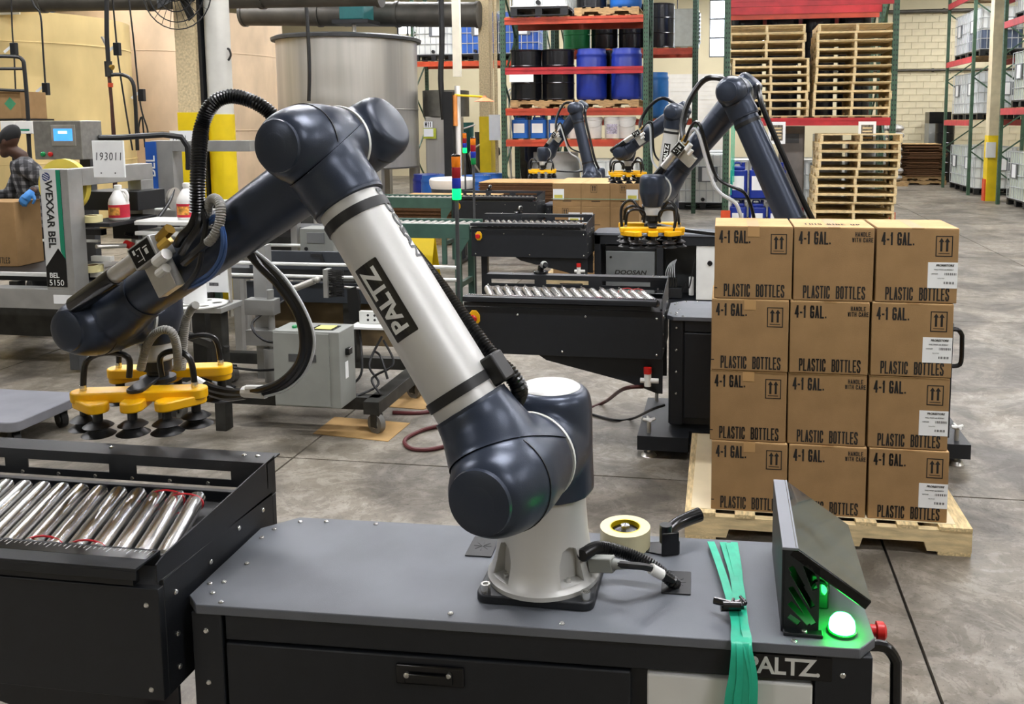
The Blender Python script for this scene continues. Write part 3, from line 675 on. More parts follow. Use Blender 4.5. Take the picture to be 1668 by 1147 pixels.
# operator console
con = thing('operator_console', 'tilted touchscreen console on the corner of the nearest cabinet beside the green light', 'touchscreen', (0, 0, 0))
x0, x1, y0, y1 = .134, .31, 1.83, 2.19
SLOPE = [(.134, CABZ+.008), (.208, CABZ+.008), (.208, .925), (.161, .962), (.134, .962)]
def slotted():
    b = MB(); b.prism(SLOPE, 0, .004, Matrix(((1, 0, 0, 0), (0, 0, 1, y0), (0, 1, 0, 0), (0, 0, 0, 1))))
    cs = []
    for k, (sx, sz, ln) in enumerate(((.148, .925, .05), (.152, .912, .085), (.148, .88, .10), (.147, .845, .085), (.146, .815, .045), (.186, .925, .035), (.178, .93, .06))):
        d = Vector((.5, 0, -.866)); p = Vector((sx, y0+.002, sz)); q = p+d*ln
        q.x = min(q.x, .199); q.z = max(q.z, .80)
        cs.append(MB().bar(p, q, .012, .03, (0, 1, 0)))
    return cut(b, cs, 'slotted_plate', M_cabd)
link('slotted_plate', slotted(), con)
MB().box(.134, .216, y0-.018, y0+.004, CABZ, CABZ+.008).build('plate_flange', M_cabd, con, bevel=.002)
link('screw', SC_Zm, con, loc=(.178, y0-.008, CABZ+.008)); link('screw', SC_Zm, con, loc=(.155, y0-.035, CABZ))
MB().box(.130, .136, y0, y1, CABZ, .966).build('rear_plate', M_cabd, con, bevel=.001)
MB().box(.130, .163, y0-.002, y1, .962, .968).build('top_strip', mat('console_grey', '#7d7f86', .5, .1, .03), con, bevel=.001)
MB().prism(SLOPE, 0, .004, Matrix(((1, 0, 0, 0), (0, 0, 1, y1-.004), (0, 1, 0, 0), (0, 0, 0, 1)))).build('end_plate', M_cabd, con, False)
sv = Vector((.149, 0, -.102)); ln = sv.length; sv.normalize(); nv = Vector((-sv.z, 0, sv.x))
Rs = Matrix((sv, Vector((0, 1, 0)), nv)).transposed()
mid = Vector((.161, (y0+y1)/2, .966))+sv*(ln/2)
mo = MB().cbox(mid-nv*.012, (ln+.012, y1-y0, .022), Rs).build('monitor_housing', M_black2, con, bevel=.002)
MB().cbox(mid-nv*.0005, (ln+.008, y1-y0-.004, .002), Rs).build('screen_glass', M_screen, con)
MB().box(.2, .24, 1.93, 1.99, CABZ, .86).build('camera_module', M_black, con, bevel=.004)
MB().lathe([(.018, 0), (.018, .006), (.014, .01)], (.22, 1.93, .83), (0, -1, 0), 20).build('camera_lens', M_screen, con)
MB().box(.136, .25, 2.0, 2.01, CABZ, .85).build('inner_plate', M_cabd, con, False)
bl = thing('indicator_light', 'round glowing green indicator light on the nearest cabinet corner', 'light', (.258, 1.845, CABZ))
MB().lathe([(.03, 0), (.03, .006), (.027, .008)], n=28).build('light_base', mat('green_lens_base', '#0f8a3a', .3, 0, .02), bl)
MB().lathe([(.027, .008), (.0275, .015), (.0255, .026), (.019, .035), (.009, .0395), (.001, .0405)], n=28).build('light_dome', mat('green_glow', '#35ff6a', .3, 0, 0, emit='#28ff55', es=26), bl)
# teal strap draped over the cabinet edge
stp = thing('strap', 'teal strap draped across the nearest cabinet and hanging over its edge', 'strap', (0, 0, 0))
def ribbon(pts, wd, name, m, par, wdir=(1, 0, 0), th=.0012):
    pts = spline([Vector(p) for p in pts], 6); b = MB(); rs = []
    for i, p in enumerate(pts):
        t = (pts[min(i+1, len(pts)-1)]-pts[max(i-1, 0)]).normalized(); w = Vector(wdir); w = (w-t*w.dot(t)).normalized(); n = t.cross(w)
        rs.append([p+w*wd/2+n*th, p-w*wd/2+n*th, p-w*wd/2-n*th, p+w*wd/2-n*th])
    return b.rings(rs).build(name, m, par, True, 0, 50)
fy = 1.772; E0 = CABZ
def rz_(u, v, h=.004): return atz(u, v, E0+h)
edge = 1.772
for k, (st, md, lo, wd, th) in enumerate((((1158, 883, .012), (1183, 955, .018), (1197, 1010, .014), .018, 0), ((1178, 884, .006), (1196, 945, .012), (1203, 1005, .010), .018, .2), ((1196, 884, .006), (1204, 940, .008), (1208, 1005, .006), .017, -.2), ((1188, 885, .014), (1206, 960, .010), (1212, 1015, .016), .018, .1))):
    a, b, c = rz_(*st), rz_(*md), rz_(*lo)
    ex = c.x-.004+.002*k
    ribbon([a, a.lerp(b, .5)+Vector((0, 0, .004)), b, c, (ex+.004, edge+.012, E0+.006), (ex+.005, edge-.012, E0-.006), (ex+.001+.005*k, edge-.02-.001*k, E0-.06), (ex-.008+.008*k, edge-.022-.001*k, E0-.13), (ex-.008+.006*k, edge-.02-.001*k, E0-.30)], wd, 'strap_band', M_teal, stp, (math.cos(th), math.sin(th), 0))
bk_ = atz(1190, 990, E0+.022)
for k, (dx, dy, a) in enumerate(((0, 0, .2), (.012, .01, .5), (-.015, .004, -.3), (.006, -.012, .1))):
    R = Matrix.Rotation(a, 3, 'Z'); c = bk_+Vector((dx, dy, .004*k))
    MB().cyl(c-R @ Vector((.022, 0, 0)), c+R @ Vector((.022, 0, 0)), .008, n=10).build('strap_clip', M_black2, stp)
    MB().cyl(c+R @ Vector((.018, -.012, .004)), c+R @ Vector((.018, .014, .006)), .0035, n=8).build('clip_pin', M_black2, stp)
# tape gun
tp = thing('tape_dispenser', 'black handheld tape gun with roll of clear packing tape, lying on nearest cabinet', 'tape dispenser', (-.235, 2.165, CABZ), .35)
MB().lathe([(.038, 0), (.064, 0), (.064, .05), (.038, .05)], (-.005, 0, .002), n=40, cap=False).build('tape_roll', M_tape, tp)
MB().lathe([(.0365, 0), (.0395, 0), (.0395, .0505), (.0365, .0505)], (-.005, 0, .002), n=32, cap=False).build('tape_core', M_yelp, tp)
MB().lathe([(.034, .012), (.034, .04), (.022, .042), (.012, .042)], (-.005, 0, .002), n=20).build('hub', M_black2, tp)
MB().lathe([(.012, 0), (.012, .012), (.006, .014)], (-.005, 0, .044), n=6).build('hub_nut', M_bolt, tp)
MB().prism([(-.01, -.02), (.08, -.075), (.105, -.07), (.11, -.02), (.095, -.005), (.03, .0)], 0, .004).build('side_frame', M_black2, tp, bevel=.001)
MB().box(.07, .115, -.078, -.072, .0, .06).box(.09, .118, -.075, -.02, .0, .035).build('cutter_head', M_black2, tp, bevel=.003)
MB().cyl((.085, -.06, .03), (.085, -.06, .075), .016, n=14).build('roller', M_black2, tp)
MB().tube([(.10, -.03, .04), (.13, .0, .043), (.165, .02, .045), (.205, .035, .048)], [.0155, .017, .0165, .0185], 14, 3).build('grip', M_black2, tp)
# ------------------------------------------------------------------ cartons on the pallet
PAL = {}
def pallet(label, loc, rz=0., wood=None, group=None, L=1.219, D=1.016, name='pallet', slats_along=True):
    """stringer length L along x (notched stringers seen from the front), deck boards across"""
    wood = wood or M_wood; key = (wood.name, L, D)
    if key not in PAL:
        h = .095; n0, n1 = .15*L, .38*L
        prof = []
        a = [(-L/2, 0), (-L/2+n0, 0), (-L/2+n0+.012, .04), (-L/2+n1-.012, .04), (-L/2+n1, 0), (L/2-n1, 0), (L/2-n1+.012, .04), (L/2-n0-.012, .04), (L/2-n0, 0), (L/2, 0), (L/2, h), (-L/2, h)]
        st = MB().prism(a, -.019, .019, Matrix(((1, 0, 0, 0), (0, 0, 1, 0), (0, 1, 0, .016), (0, 0, 0, 1)))).mesh('stringer', wood, False)
        wd = [.135, .088, .088, .088, .088, .088, .135]
        bd = {w_: MB().box(-w_/2, w_/2, -D/2, D/2, 0, .016).mesh('deck_board', wood if wood is not M_wood else M_woodx, False) for w_ in (.135, .088)}
        PAL[key] = (st, bd, wd, h)
    st, bd, wd, h = PAL[key]
    t = thing(name, label, 'pallet', loc, rz, group)
    for y in (-D/2+.019, 0, D/2-.019): link('stringer', st, t, loc=(0, y, 0))
    gap = (L-sum(wd))/(len(wd)-1); x = -L/2
    for k, w_ in enumerate(wd):
        link('deck_board', bd[w_], t, loc=(x+w_/2, random.uniform(-.003, .003), h+.016)); x += w_+gap
    for x in (-L/2+.07, -.0, L/2-.07): link('bottom_board', bd[.135], t, loc=(x, 0, 0))
    return t
PX, PYF = .45, 3.835
pal1 = pallet('new pine pallet under the stack of plastic bottle cartons', (PX, PYF+.508, 0), .006)
sh = MB().box(-.16+.008, 1.06, PYF+.03, PYF+1.01, .1275, .1285)
tag(MB().box(-.13, 1.0, PYF+.035, PYF+1.0, .1272, .1292).build('slip_sheet', mat('slip_sheet_paper', '#e3d5b4', .7, 0, .03, 6, spec=.2), None, False), 'pale paper slip sheet under the cartons on the new pallet', 'sheet')
BW, BH, BD = .33, .318, .33
CART = {}
def arrows(x, z, w, h):
    m = MB(); y = -.0006
    def r(x0, x1, z0, z1): m.box(x+x0, x+x1, y, y+.0005, z+z0, z+z1)
    r(-w/2, w/2, h/2-.004, h/2); r(-w/2, w/2, -h/2, -h/2+.004); r(-w/2, -w/2+.004, -h/2, h/2); r(w/2-.004, w/2, -h/2, h/2)
    r(-w*.33, w*.33, -h*.36, -h*.33)
    for s in (-1, 1):
        cx = s*w*.17; r(cx-.0045, cx+.0045, -h*.25, h*.2)
        i = [m._p((x+cx+a, y, z+b)) for a, b in ((-.011, h*.2), (.011, h*.2), (0, h*.4))]; m.f.append(i)
    return m.mesh('arrows', M_ink, False)
GL = {'P': [[(0, 0), (0, 1), (.8, 1), (1, .85), (1, .62), (.8, .47), (0, .47)]], 'L': [[(0, 1), (0, 0), (1, 0)]], 'A': [[(0, 0), (.5, 1), (1, 0)], [(.2, .28), (.8, .28)]],
 'S': [[(1, .78), (1, .88), (.78, 1), (.22, 1), (0, .86), (0, .66), (1, .36), (1, .14), (.78, 0), (.22, 0), (0, .12), (0, .24)]], 'T': [[(0, 1), (1, 1)], [(.5, 1), (.5, 0)]], 'I': [[(.5, 0), (.5, 1)]],
 'C': [[(1, .72), (1, .86), (.78, 1), (.22, 1), (0, .86), (0, .14), (.22, 0), (.78, 0), (1, .14), (1, .28)]], 'B': [[(0, 0), (0, 1), (.8, 1), (1, .86), (1, .64), (.8, .53), (0, .53)], [(.8, .53), (1, .4), (1, .14), (.8, 0), (0, 0)]],
 'O': [[(.22, 0), (0, .14), (0, .86), (.22, 1), (.78, 1), (1, .86), (1, .14), (.78, 0), (.22, 0)]], 'E': [[(1, 1), (0, 1), (0, 0), (1, 0)], [(0, .52), (.8, .52)]], 'G': [[(1, .74), (1, .86), (.78, 1), (.22, 1), (0, .86), (0, .14), (.22, 0), (.78, 0), (1, .14), (1, .46), (.55, .46)]],
 '4': [[(.78, 0), (.78, 1), (0, .3), (1, .3)]], '1': [[(.15, .78), (.55, 1), (.55, 0)]], '-': [[(.1, .42), (.9, .42)]], '.': [[(.3, .03), (.55, .03)]], 'H': [[(0, 0), (0, 1)], [(1, 0), (1, 1)], [(0, .5), (1, .5)]], 'N': [[(0, 0), (0, 1), (1, 0), (1, 1)]],
 'D': [[(0, 0), (0, 1), (.72, 1), (1, .82), (1, .18), (.72, 0), (0, 0)]], 'W': [[(0, 1), (.25, 0), (.5, .8), (.75, 0), (1, 1)]], 'R': [[(0, 0), (0, 1), (.8, 1), (1, .85), (1, .64), (.8, .5), (0, .5)], [(.6, .5), (1, 0)]], 'M': [[(0, 0), (0, 1), (.5, .35), (1, 1), (1, 0)]], 'U': [[(0, 1), (0, .14), (.22, 0), (.78, 0), (1, .14), (1, 1)]]}
def stroke_text(body, x, z, h, w, tk, gap, y=-.0006, align='C', rot=None):
    """condensed gothic letters built of bars; letters w wide, h tall"""
    adv = [w*(.45 if c in 'I.' else .6 if c == ' ' else .7 if c in '1-' else 1)+gap for c in body]
    cx = x-(sum(adv)-gap)/2 if align == 'C' else x
    m = MB()
    for c, a in zip(body, adv):
        ww = a-gap-tk
        for pl in GL.get(c, []):
            pts = [(cx+tk/2+px*ww, z-h/2+tk/2+pz*(h-tk)) for px, pz in pl]
            for (ax, az_), (bx, bz) in zip(pts, pts[1:]):
                d = Vector((bx-ax, bz-az_)); 
                if d.length < 1e-6: continue
                d.normalize(); n = Vector((-d.y, d.x))*tk/2; e = d*tk*.42
                p = [Vector((ax, az_))-e+n, Vector((ax, az_))-e-n, Vector((bx, bz))+e-n, Vector((bx, bz))+e+n]
                i = [m._p((q.x, y, q.y)) for q in p]; m.f.append(i)
        cx += a
    me = m.mesh('lettering', M_ink, False)
    if rot is not None: me.transform(rot)
    return me
def carton_print(kind):
    L = [('size_lettering', stroke_text('4-1 GAL.', -.147, .112, .056, .0185, .0078, .0022, align='L')), ('contents_lettering', stroke_text('PLASTIC  BOTTLES', .005, -.122, .056, .0156, .0064, .0020))]
    if kind == 'care': L += [('care_lettering', stroke_text('HANDLE', .118, .130, .02, .009, .0034, .0018)), ('care_lettering', stroke_text('WITH CARE', .118, .106, .02, .009, .0034, .0018))]
    else: L.append(('arrow_print', arrows(.107, .083, .068, .088)))
    if kind == 'tick': L.append(('edge_print', MB().box(-.165, -.152, -.0008, 0, -.115, -.111).mesh('edge_print', M_ink, False)))
    return L
def label_mesh():
    lab = MB().box(.045, .164, -.0012, -.0002, -.095, .015).mesh('label', M_label, False)
    L = []; T = lambda x, z: Matrix.Translation((x, -.0018, z)) @ RXF
    L.append((text_mesh('PRORESTORE', .0125, .95, .03, .0004, 'CENTER', 1., None, .25), T(.112, .002)))
    L.append((text_mesh('WALL WASH with BIOSOLV', .0075, .85, .008, .0004), T(.108, -.016)))
    L.append((text_mesh('UNIT/CASE', .006, .9, .01, .0004), T(.072, -.034)))
    L.append((text_mesh('CASE OF FOUR', .0045, .9, .0, .0004), T(.098, -.053)))
    b = MB()
    for k in range(18):
        if k % 3 != 1: b.box(.112+k*.0026, .1135+k*.0026+(k % 2)*.0005, -.0018, -.0014, -.039, -.029)
    for k in range(14):
        if k % 4 != 2: b.box(.11+k*.003, .1118+k*.003, -.0018, -.0014, -.077, -.067)
    L.append((b.mesh('b', None, False), Matrix.Identity(4)))
    return lab, join_meshes(L, 'label_print', M_ink)
def carton(label, loc, kind, lab=False, w=BW, d=.326, h=BH, rz=0., top=False, group='plastic bottle cartons'):
    if 'body' not in CART:
        CART['body'] = 1; CART['lab'] = label_mesh()
        for k in ('arrow', 'care', 'tick'): CART[k] = carton_print(k)
    t = thing('carton', label, 'carton', loc, rz, group)
    MB().box(-w/2, w/2, 0, d, 0, h-.0035).build('body', M_card, t, bevel=.003)
    for a, b in ((-w/2+.001, -.001), (.001, w/2-.001)) if kind != 'care' else ((-w/2+.001, w/2-.001),):
        MB().box(a, b, .001, d-.001, h-.0035, h-.0003).build('flap', M_cardlit, t, bevel=.001)
    MB().box(-.025, .025, -.0012, d, h-.0004, h).box(-.025, .025, -.0012, -.0004, h-(.045 if kind == 'tick' else .004), h).build('tape', mat('carton_tape', '#b89260', .5, 0, .03), t, False)
    for nm_, me_ in (CART[kind] if kind else []): link(nm_, me_, t, loc=(0, 0, h/2))
    if lab:
        l = link('shipping_label', CART['lab'][0], t, loc=(0, 0, h/2)); link('label_print', CART['lab'][1], l)
    if top and kind == 'care': link('top_lettering', stroke_text('THIS SIDE UP', 0, 0, .05, .017, .006, .006, rot=Matrix.Rotation(-PI/2, 4, 'X')), t, loc=(0, d*.3, h+.001))
    return t
rows_n = ['bottom', 'second', 'third', 'top']; cols_n = ['left', 'middle', 'right']
z = .129
for r in range(4):
    for c in range(3):
        x = -.045+.165+c*.3365+(.003, -.006, -.004, .006)[r]+(0, 0, .004)[c]; kd = ('tick', 'care', 'arrow')[c]
        ad = ('with arrow mark', 'marked handle with care', 'with white label')[c]
        carton('bottle carton %s, %s layer, %s column of pallet stack' % (ad, rows_n[r], cols_n[c]), (x, PYF+.035+(.0, .004, .0, .002)[r]+c*.002, z+r*(BH+.0025)+(.0 if c < 2 else .0006*r)), kd, c == 2, rz=(.0, .004, -.003, .003)[(r+c) % 4], top=(r == 3))
for r in range(3):
    for c in (0, 2):
        for d in (1, 2):
            carton('plain brown carton in the %s layer, %s row back, %s side of the pallet stack' % (rows_n[r], ('second', 'third')[d-1], cols_n[c]), (-.045+.165+c*.3365, PYF+.035+d*.333, z+r*(BH+.0025)), 'tick' if c == 0 else 'arrow')
# ------------------------------------------------------------------ the other palletizing cells
def wb(par): m = MB(); m.M = Matrix.Translation(-par.location); return m
def pbox(par, name, m, u0, v0, u1, v1, Y, d, bevel=0., **k):
    a = at(u0, v0, Y); b = at(u1, v1, Y)
    q = wb(par) if par else MB()
    return q.box(min(a.x, b.x), max(a.x, b.x), Y, Y+d, min(a.z, b.z), max(a.z, b.z)).build(name, m, par, False, bevel)
cab2 = cabinet('charcoal cabinet on a floor plate just behind the carton pallet', (-.31, 4.87, 0), .0)
W_ = 1.53
MB().tube([(W_-.01, .09, .735), (W_+.03, .09, .735), (W_+.052, .09, .71), (W_+.055, .09, .68), (W_+.055, .09, .56), (W_+.03, .09, .535), (W_-.01, .09, .535)], .0125, 8, 3).build('grab_handle', M_black2, cab2)
conv2 = conveyor('roller conveyor beside the second robot cell, chrome rollers and yellow stop button', (-.322, 4.715, 0), 0., L=1.105)
cab3 = cabinet('open-framed charcoal bench holding the grey robot controller', (-1.26, 8.52, 0), 0., False, 'open')
conv3 = conveyor('roller conveyor beside the bench with grey controller', (-1.275, 8.2, 0), 0., L=1.12, rulers=False, bands=False)
cab4 = cabinet('charcoal robot cabinet farthest along the row, behind the taped carton pallet', (-2.35, 11.45, 0), 0., False)
conv4 = conveyor('roller conveyor farthest along the row, below the flattened cartons', (-2.365, 11.1, 0), 0., L=1.12, rulers=False, bands=False)
def solve(C, th, u, v, y):
    A = Vector((math.sin(th), math.cos(th), 0)); D = Vector((-math.cos(th), math.sin(th), 0)); o = Vector((0, 0, CAMH)); d = _ray(u, v)
    p = o+d*((C-A*y-o).dot(A)/d.dot(A)); return ((p-C).dot(D), p.z-C.z)
def robot_at(label, C, th, e, w_, m, st, flip, tr=.45):
    C = Vector(C); E = solve(C, th, e[0], e[1], .21); Wp = solve(C, th, w_[0], w_[1], .04)
    t, K = robot(label, C, PI-th, (-.02, .345), E, Wp, m, st, False, tr, flip=flip)
    S3, E3, u, f, up = K['S3'], K['E3'], K['u'], K['f'], K['up']; EF, W3, o0, fl = K['EF'], K['W3'], K['o0'], K['fl']
    Y = Vector((0, 1, 0)); back = u.cross(Y); back = back if back.x < 0 else -back
    hose(t, 'corrugated_conduit', [S3+u*.1+back*.11-Y*.05, S3+u*.22+back*.105, S3+u*.5+back*.105, E3-u*.16+back*.11, E3-u*.03+back*.12-Y*.06, E3+back*.08-Y*.2], .016, M_hose, 6, 8)
    hose(t, 'corrugated_conduit', [EF+up*.07-Y*.06, EF+up*.17+f*.03, EF+up*.22+f*.1+Y*.02, EF+up*.2+f*.24+Y*.04, EF+up*.13+f*.36+Y*.07, o0-f*.05], .017, M_hose, 6, 8)
    hose(t, 'white_hose', [o0-f*.05+Y*.02, o0-f*.16+Y*.05-up*.02, W3-f*.25+Y*.1-up*.25, W3-f*.25+Y*.08-up*.42, W3-f*.1-up*.5+Y*.05, fl+Vector((.05, 0, -.10))], .011, M_chose, 8, 8)
    hose(t, 'black_hose', [o0-f*.06+Y*.03, o0-f*.2+Y*.06, W3-f*.3+Y*.1-up*.22, W3-f*.33+Y*.08-up*.42, W3-f*.15-up*.55+Y*.05, fl+Vector((.03, .03, -.11))], .010, M_hose, 8, 8)
    for s in (-1, 1): hose(t, 'vacuum_loop', [fl+Vector((.05*s, .02, -.06)), fl+Vector((.11*s, .04, .03)), fl+Vector((.17*s, .06, -.01)), fl+Vector((.16*s, .08, -.13))], .009, M_hose, 6, 8)
    return t
rob2 = robot_at('all-blue robot arm rising behind the carton pallet, yellow gripper lowered', (.49, 5.09, CABZ), .3, (1195, 150), (1080, 306), M_blue, False, True)
rob3 = robot_at('robot arm with upright silver upper arm on the bench with grey controller', (-.56, 8.74, CABZ), .25, (1098, 183), (1014, 247), M_silver, True, False)
rob4 = robot_at('small all-blue robot arm in front of the white bucket shelf', (-1.68, 11.67, CABZ), .25, (937, 177), (893, 250), M_blue, False, True)
MB().sphere((0, 0, 0), .018, 10, 6).build('status_light', glow('status_green', '#25ff6a', 12), rob3).location = (.0, .12, .30)
# stack lights
def stack_light(label, loc, h, base_z, on):
    t = thing('stack_light', label, 'stack light', loc, 0, 'stack lights on poles')
    MB().cyl((0, 0, base_z), (0, 0, h), .012, n=10).build('pole', M_dgrey, t)
    MB().box(-.05, .05, -.03, .03, base_z-.02, base_z+.02).build('pole_bracket', M_black, t)
    zz = h
    for nm, col, k in (('green', '#0c7a3c', 0), ('blue', '#1a2f9a', 1), ('red', '#8f1420', 2), ('amber', '#e07a12', 3)):
        m = mat('lens_'+nm, col, .25, 0, 0)
        if k == 0 and on: m = glow('lens_green_on', '#00d850', 2.2)
        MB().lathe([(.026, 0), (.0275, .004), (.0275, .062), (.026, .066)], (0, 0, zz), n=18).build(nm+'_lens', m, t); zz += .066
    MB().lathe([(.028, 0), (.028, .008), (.02, .013)], (0, 0, zz), n=18).build('cap', M_black2, t)
    return t
p = at(744, 325, 5.25); stack_light('tall stack light with lit green lens beside the silver upper arm', (p.x, p.y, 0), p.z-.0, .02, True)
p = at(771, 260, 8.75); stack_light('unlit stack light on pole at the conveyor left of the grey controller', (p.x, p.y, 0), p.z-.05, .02, False)
p = at(757, 243, 11.7); stack_light('small stack light with glowing green lens behind the unlit one', (p.x, p.y, 0), p.z-.05, .02, True)
# green gravity conveyors
def green_conveyor(label, x0, x1, y0, W=.5, z=.86):
    t = thing('green_conveyor', label, 'conveyor', (x0, y0, 0), 0, 'green feed conveyors'); L = x1-x0
    for y in (0, W-.03): MB().box(0, L, y, y+.03, z-.12, z+.02).build('side_rail', M_conv, t, bevel=.003)
    rl = MB().cyl((0, .03, z-.02), (0, W-.03, z-.02), .024, n=12).mesh('roller', M_steel)
    for k in range(int(L/.075)): link('roller', rl, t, loc=(.04+k*.075, 0, 0))
    for x in (.12, L*.5, L-.12):
        for y in (.0, W-.06): MB().box(x-.03, x+.03, y, y+.05, 0, z-.12).build('leg', M_conv, t, bevel=.003)
        MB().box(x-.02, x+.02, .05, W-.06, .25, .3).build('cross_brace', M_conv, t)
        MB().prism([(x-.03, z-.12), (min(x+.16, L), z-.12), (x+.03, z-.26), (x-.03, z-.26)], -.006, -.001, RXFm).build('gusset_plate', M_conv, t, False)
    return t
green_conveyor('green roller conveyor feeding the cell with the grey controller', -5.2, -2.42, 8.22)
green_conveyor('green conveyor with plain side rail feeding the farthest robot cell', -7.6, -3.5, 11.12)
# taped carton stack on second pallet
CS = {}
def small_carton(label, loc, w, d, h, lab, rot=False):
    t = thing('shipping_carton', label, 'carton', loc, 0, 'cartons on the taped pallet')
    MB().box(0, w-.003, 0, d-.003, 0, h-.003).build('body', M_card, t, bevel=.003)
    MB().box(.002, w-.005, .002, d-.005, h-.003, h-.001).build('flap', M_cardlit, t, False)
    if lab:
        MB().box(w*(.02 if lab == 1 else .55), w*(.4 if lab == 1 else .95), -.0015, 0, h*.3, h*.75).build('label', M_label, t, False)
        MB().box(w*(.06 if lab == 1 else .6), w*(.35 if lab == 1 else .9), -.002, -.0012, h*.36, h*.5).build('label_mark', mat('label_yellow', '#cfc65a', .5, 0, .05), t, False)
    MB().box(w*.35, w*.65, -.001, 0, h*.22, h*.25).build('print', M_ink, t, False)
    if lab != 1: link('arrow_print', CART['arrow'][2][1], t, loc=(w-.29, 0, h*.45))
    return t
a0 = at(900, 300, 9.75)
pallet('pine pallet under the taped carton stack beyond the bench', (a0.x+.5, 9.7+.51, 0), 0.)
tag(MB().box(a0.x-.01, a0.x+.98, 9.735, 9.738, 1.0, 1.006).build('pallet_twine', mat('green_twine', '#7fae90', .5, 0, .05), None, False), 'thin green twine around the cartons beyond the bench', 'twine')
for r in range(4):
    for c in range(3):
        for d in range(3 if r == 3 else 1):
            small_carton('carton in %s row, %s layer, %s of taped stack beyond the bench' % (('front', 'middle', 'rear')[d], NUM[r+1], ('left column', 'middle column', 'right column')[c]), (a0.x+c*.325, 9.75+d*.326, .129+r*.262), .325, .325, .262, (1, 0, 2)[(c+r) % 3] if d == 0 else 0)
# flattened cartons
def flat_stack(label, x, y, z0, w, d, n, tk=.014, group='flattened carton stacks', jit=.02):
    t = thing('flattened_carton_stack', label, 'cardboard', (x, y, z0), 0, group)
    for k in range(n):
        dx, dy = random.uniform(-jit, jit), random.uniform(-jit, jit)
        o = MB().box(-w/2+dx, w/2+dx, -d/2+dy, d/2+dy, k*tk, (k+1)*tk-.002).build('cardboard_sheet', M_cardlit if k == n-1 else M_carddk, t, False)
    return t
p = at(785, 318, 12.9); pallet('pallet under the low flattened carton stack behind the farthest conveyor', (-4.25, 13.4, 0), 0., M_woodo)
flat_stack('low wide stack of flattened cartons behind the farthest conveyor', -4.25, 13.4, .129, 1.5, .95, 42, .014)
pallet('pallet under the taller flattened carton stack near the grey container', (-3.35, 14.55, 0), 0., M_woodo)
flat_stack('taller stack of flattened cartons nearer the yellow gripper', -3.35, 14.55, .129, 1.25, .9, 52, .0145)
# ------------------------------------------------------------------ people
def skinm(name, c): return mat(name, c, .5, 0, .06, 10)
def plaid():
    m = mat('plaid_flannel', '#3a3a3c', .85, 0, 0); N = m.node_tree.nodes; L = m.node_tree.links; b = N['Principled BSDF']
    tc = N.new('ShaderNodeTexCoord'); prev = None
    for d, s in (('X', 5.), ('Z', 5.), ('Y', 5.)):
        wv = N.new('ShaderNodeTexWave'); wv.bands_direction = d; wv.inputs['Scale'].default_value = s; wv.inputs['Distortion'].default_value = .6; L.new(tc.outputs['Object'], wv.inputs[0])
        rp = N.new('ShaderNodeValToRGB'); rp.color_ramp.elements[0].position = .45; rp.color_ramp.elements[0].color = (.35, .35, .36, 1); rp.color_ramp.elements[1].position = .6; rp.color_ramp.elements[1].color = (1, 1, 1, 1); L.new(wv.outputs[0], rp.inputs[0])
        if prev is None: prev = rp.outputs[0]
        else:
            mx = N.new('ShaderNodeMix'); mx.data_type = 'RGBA'; mx.blend_type = 'MULTIPLY'; mx.inputs[0].default_value = 1; L.new(prev, mx.inputs[6]); L.new(rp.outputs[0], mx.inputs[7]); prev = mx.outputs[2]
    mx = N.new('ShaderNodeMix'); mx.data_type = 'RGBA'; mx.blend_type = 'MULTIPLY'; mx.inputs[0].default_value = 1; mx.inputs[6].default_value = lin('#8d8d90'); L.new(prev, mx.inputs[7]); L.new(mx.outputs[2], b.inputs['Base Color'])
    return m
def hand(b, wr, d, up, s=1., curl=.6, th=1):
    """palm and five fingers from wrist wr along d, palm normal up"""
    d = Vector(d).normalized(); up = Vector(up); up = (up-d*up.dot(d)).normalized(); sd = d.cross(up)
    b.tube([wr, wr+d*.04*s, wr+d*.085*s], [.026*s, .034*s, .03*s], 10)
    for k, (o, ln) in enumerate(((-.03, .062), (-.011, .075), (.01, .072), (.029, .056))):
        r = wr+d*.082*s+sd*o*s; q = r+(d*math.cos(curl*.5)-up*math.sin(curl*.5))*ln*.5*s; e = q+(d*math.cos(curl*1.3)-up*math.sin(curl*1.3))*ln*.5*s
        b.tube([r-d*.02*s, r, q, e], [.011*s, .0105*s, .0095*s, .0075*s], 8)
    r = wr+d*.025*s-sd*.03*s*th; b.tube([r, r+(d*.6-sd*.8*th)*.035*s, r+(d*.9-sd*.5*th-up*.3)*.065*s], [.014*s, .012*s, .009*s], 8)
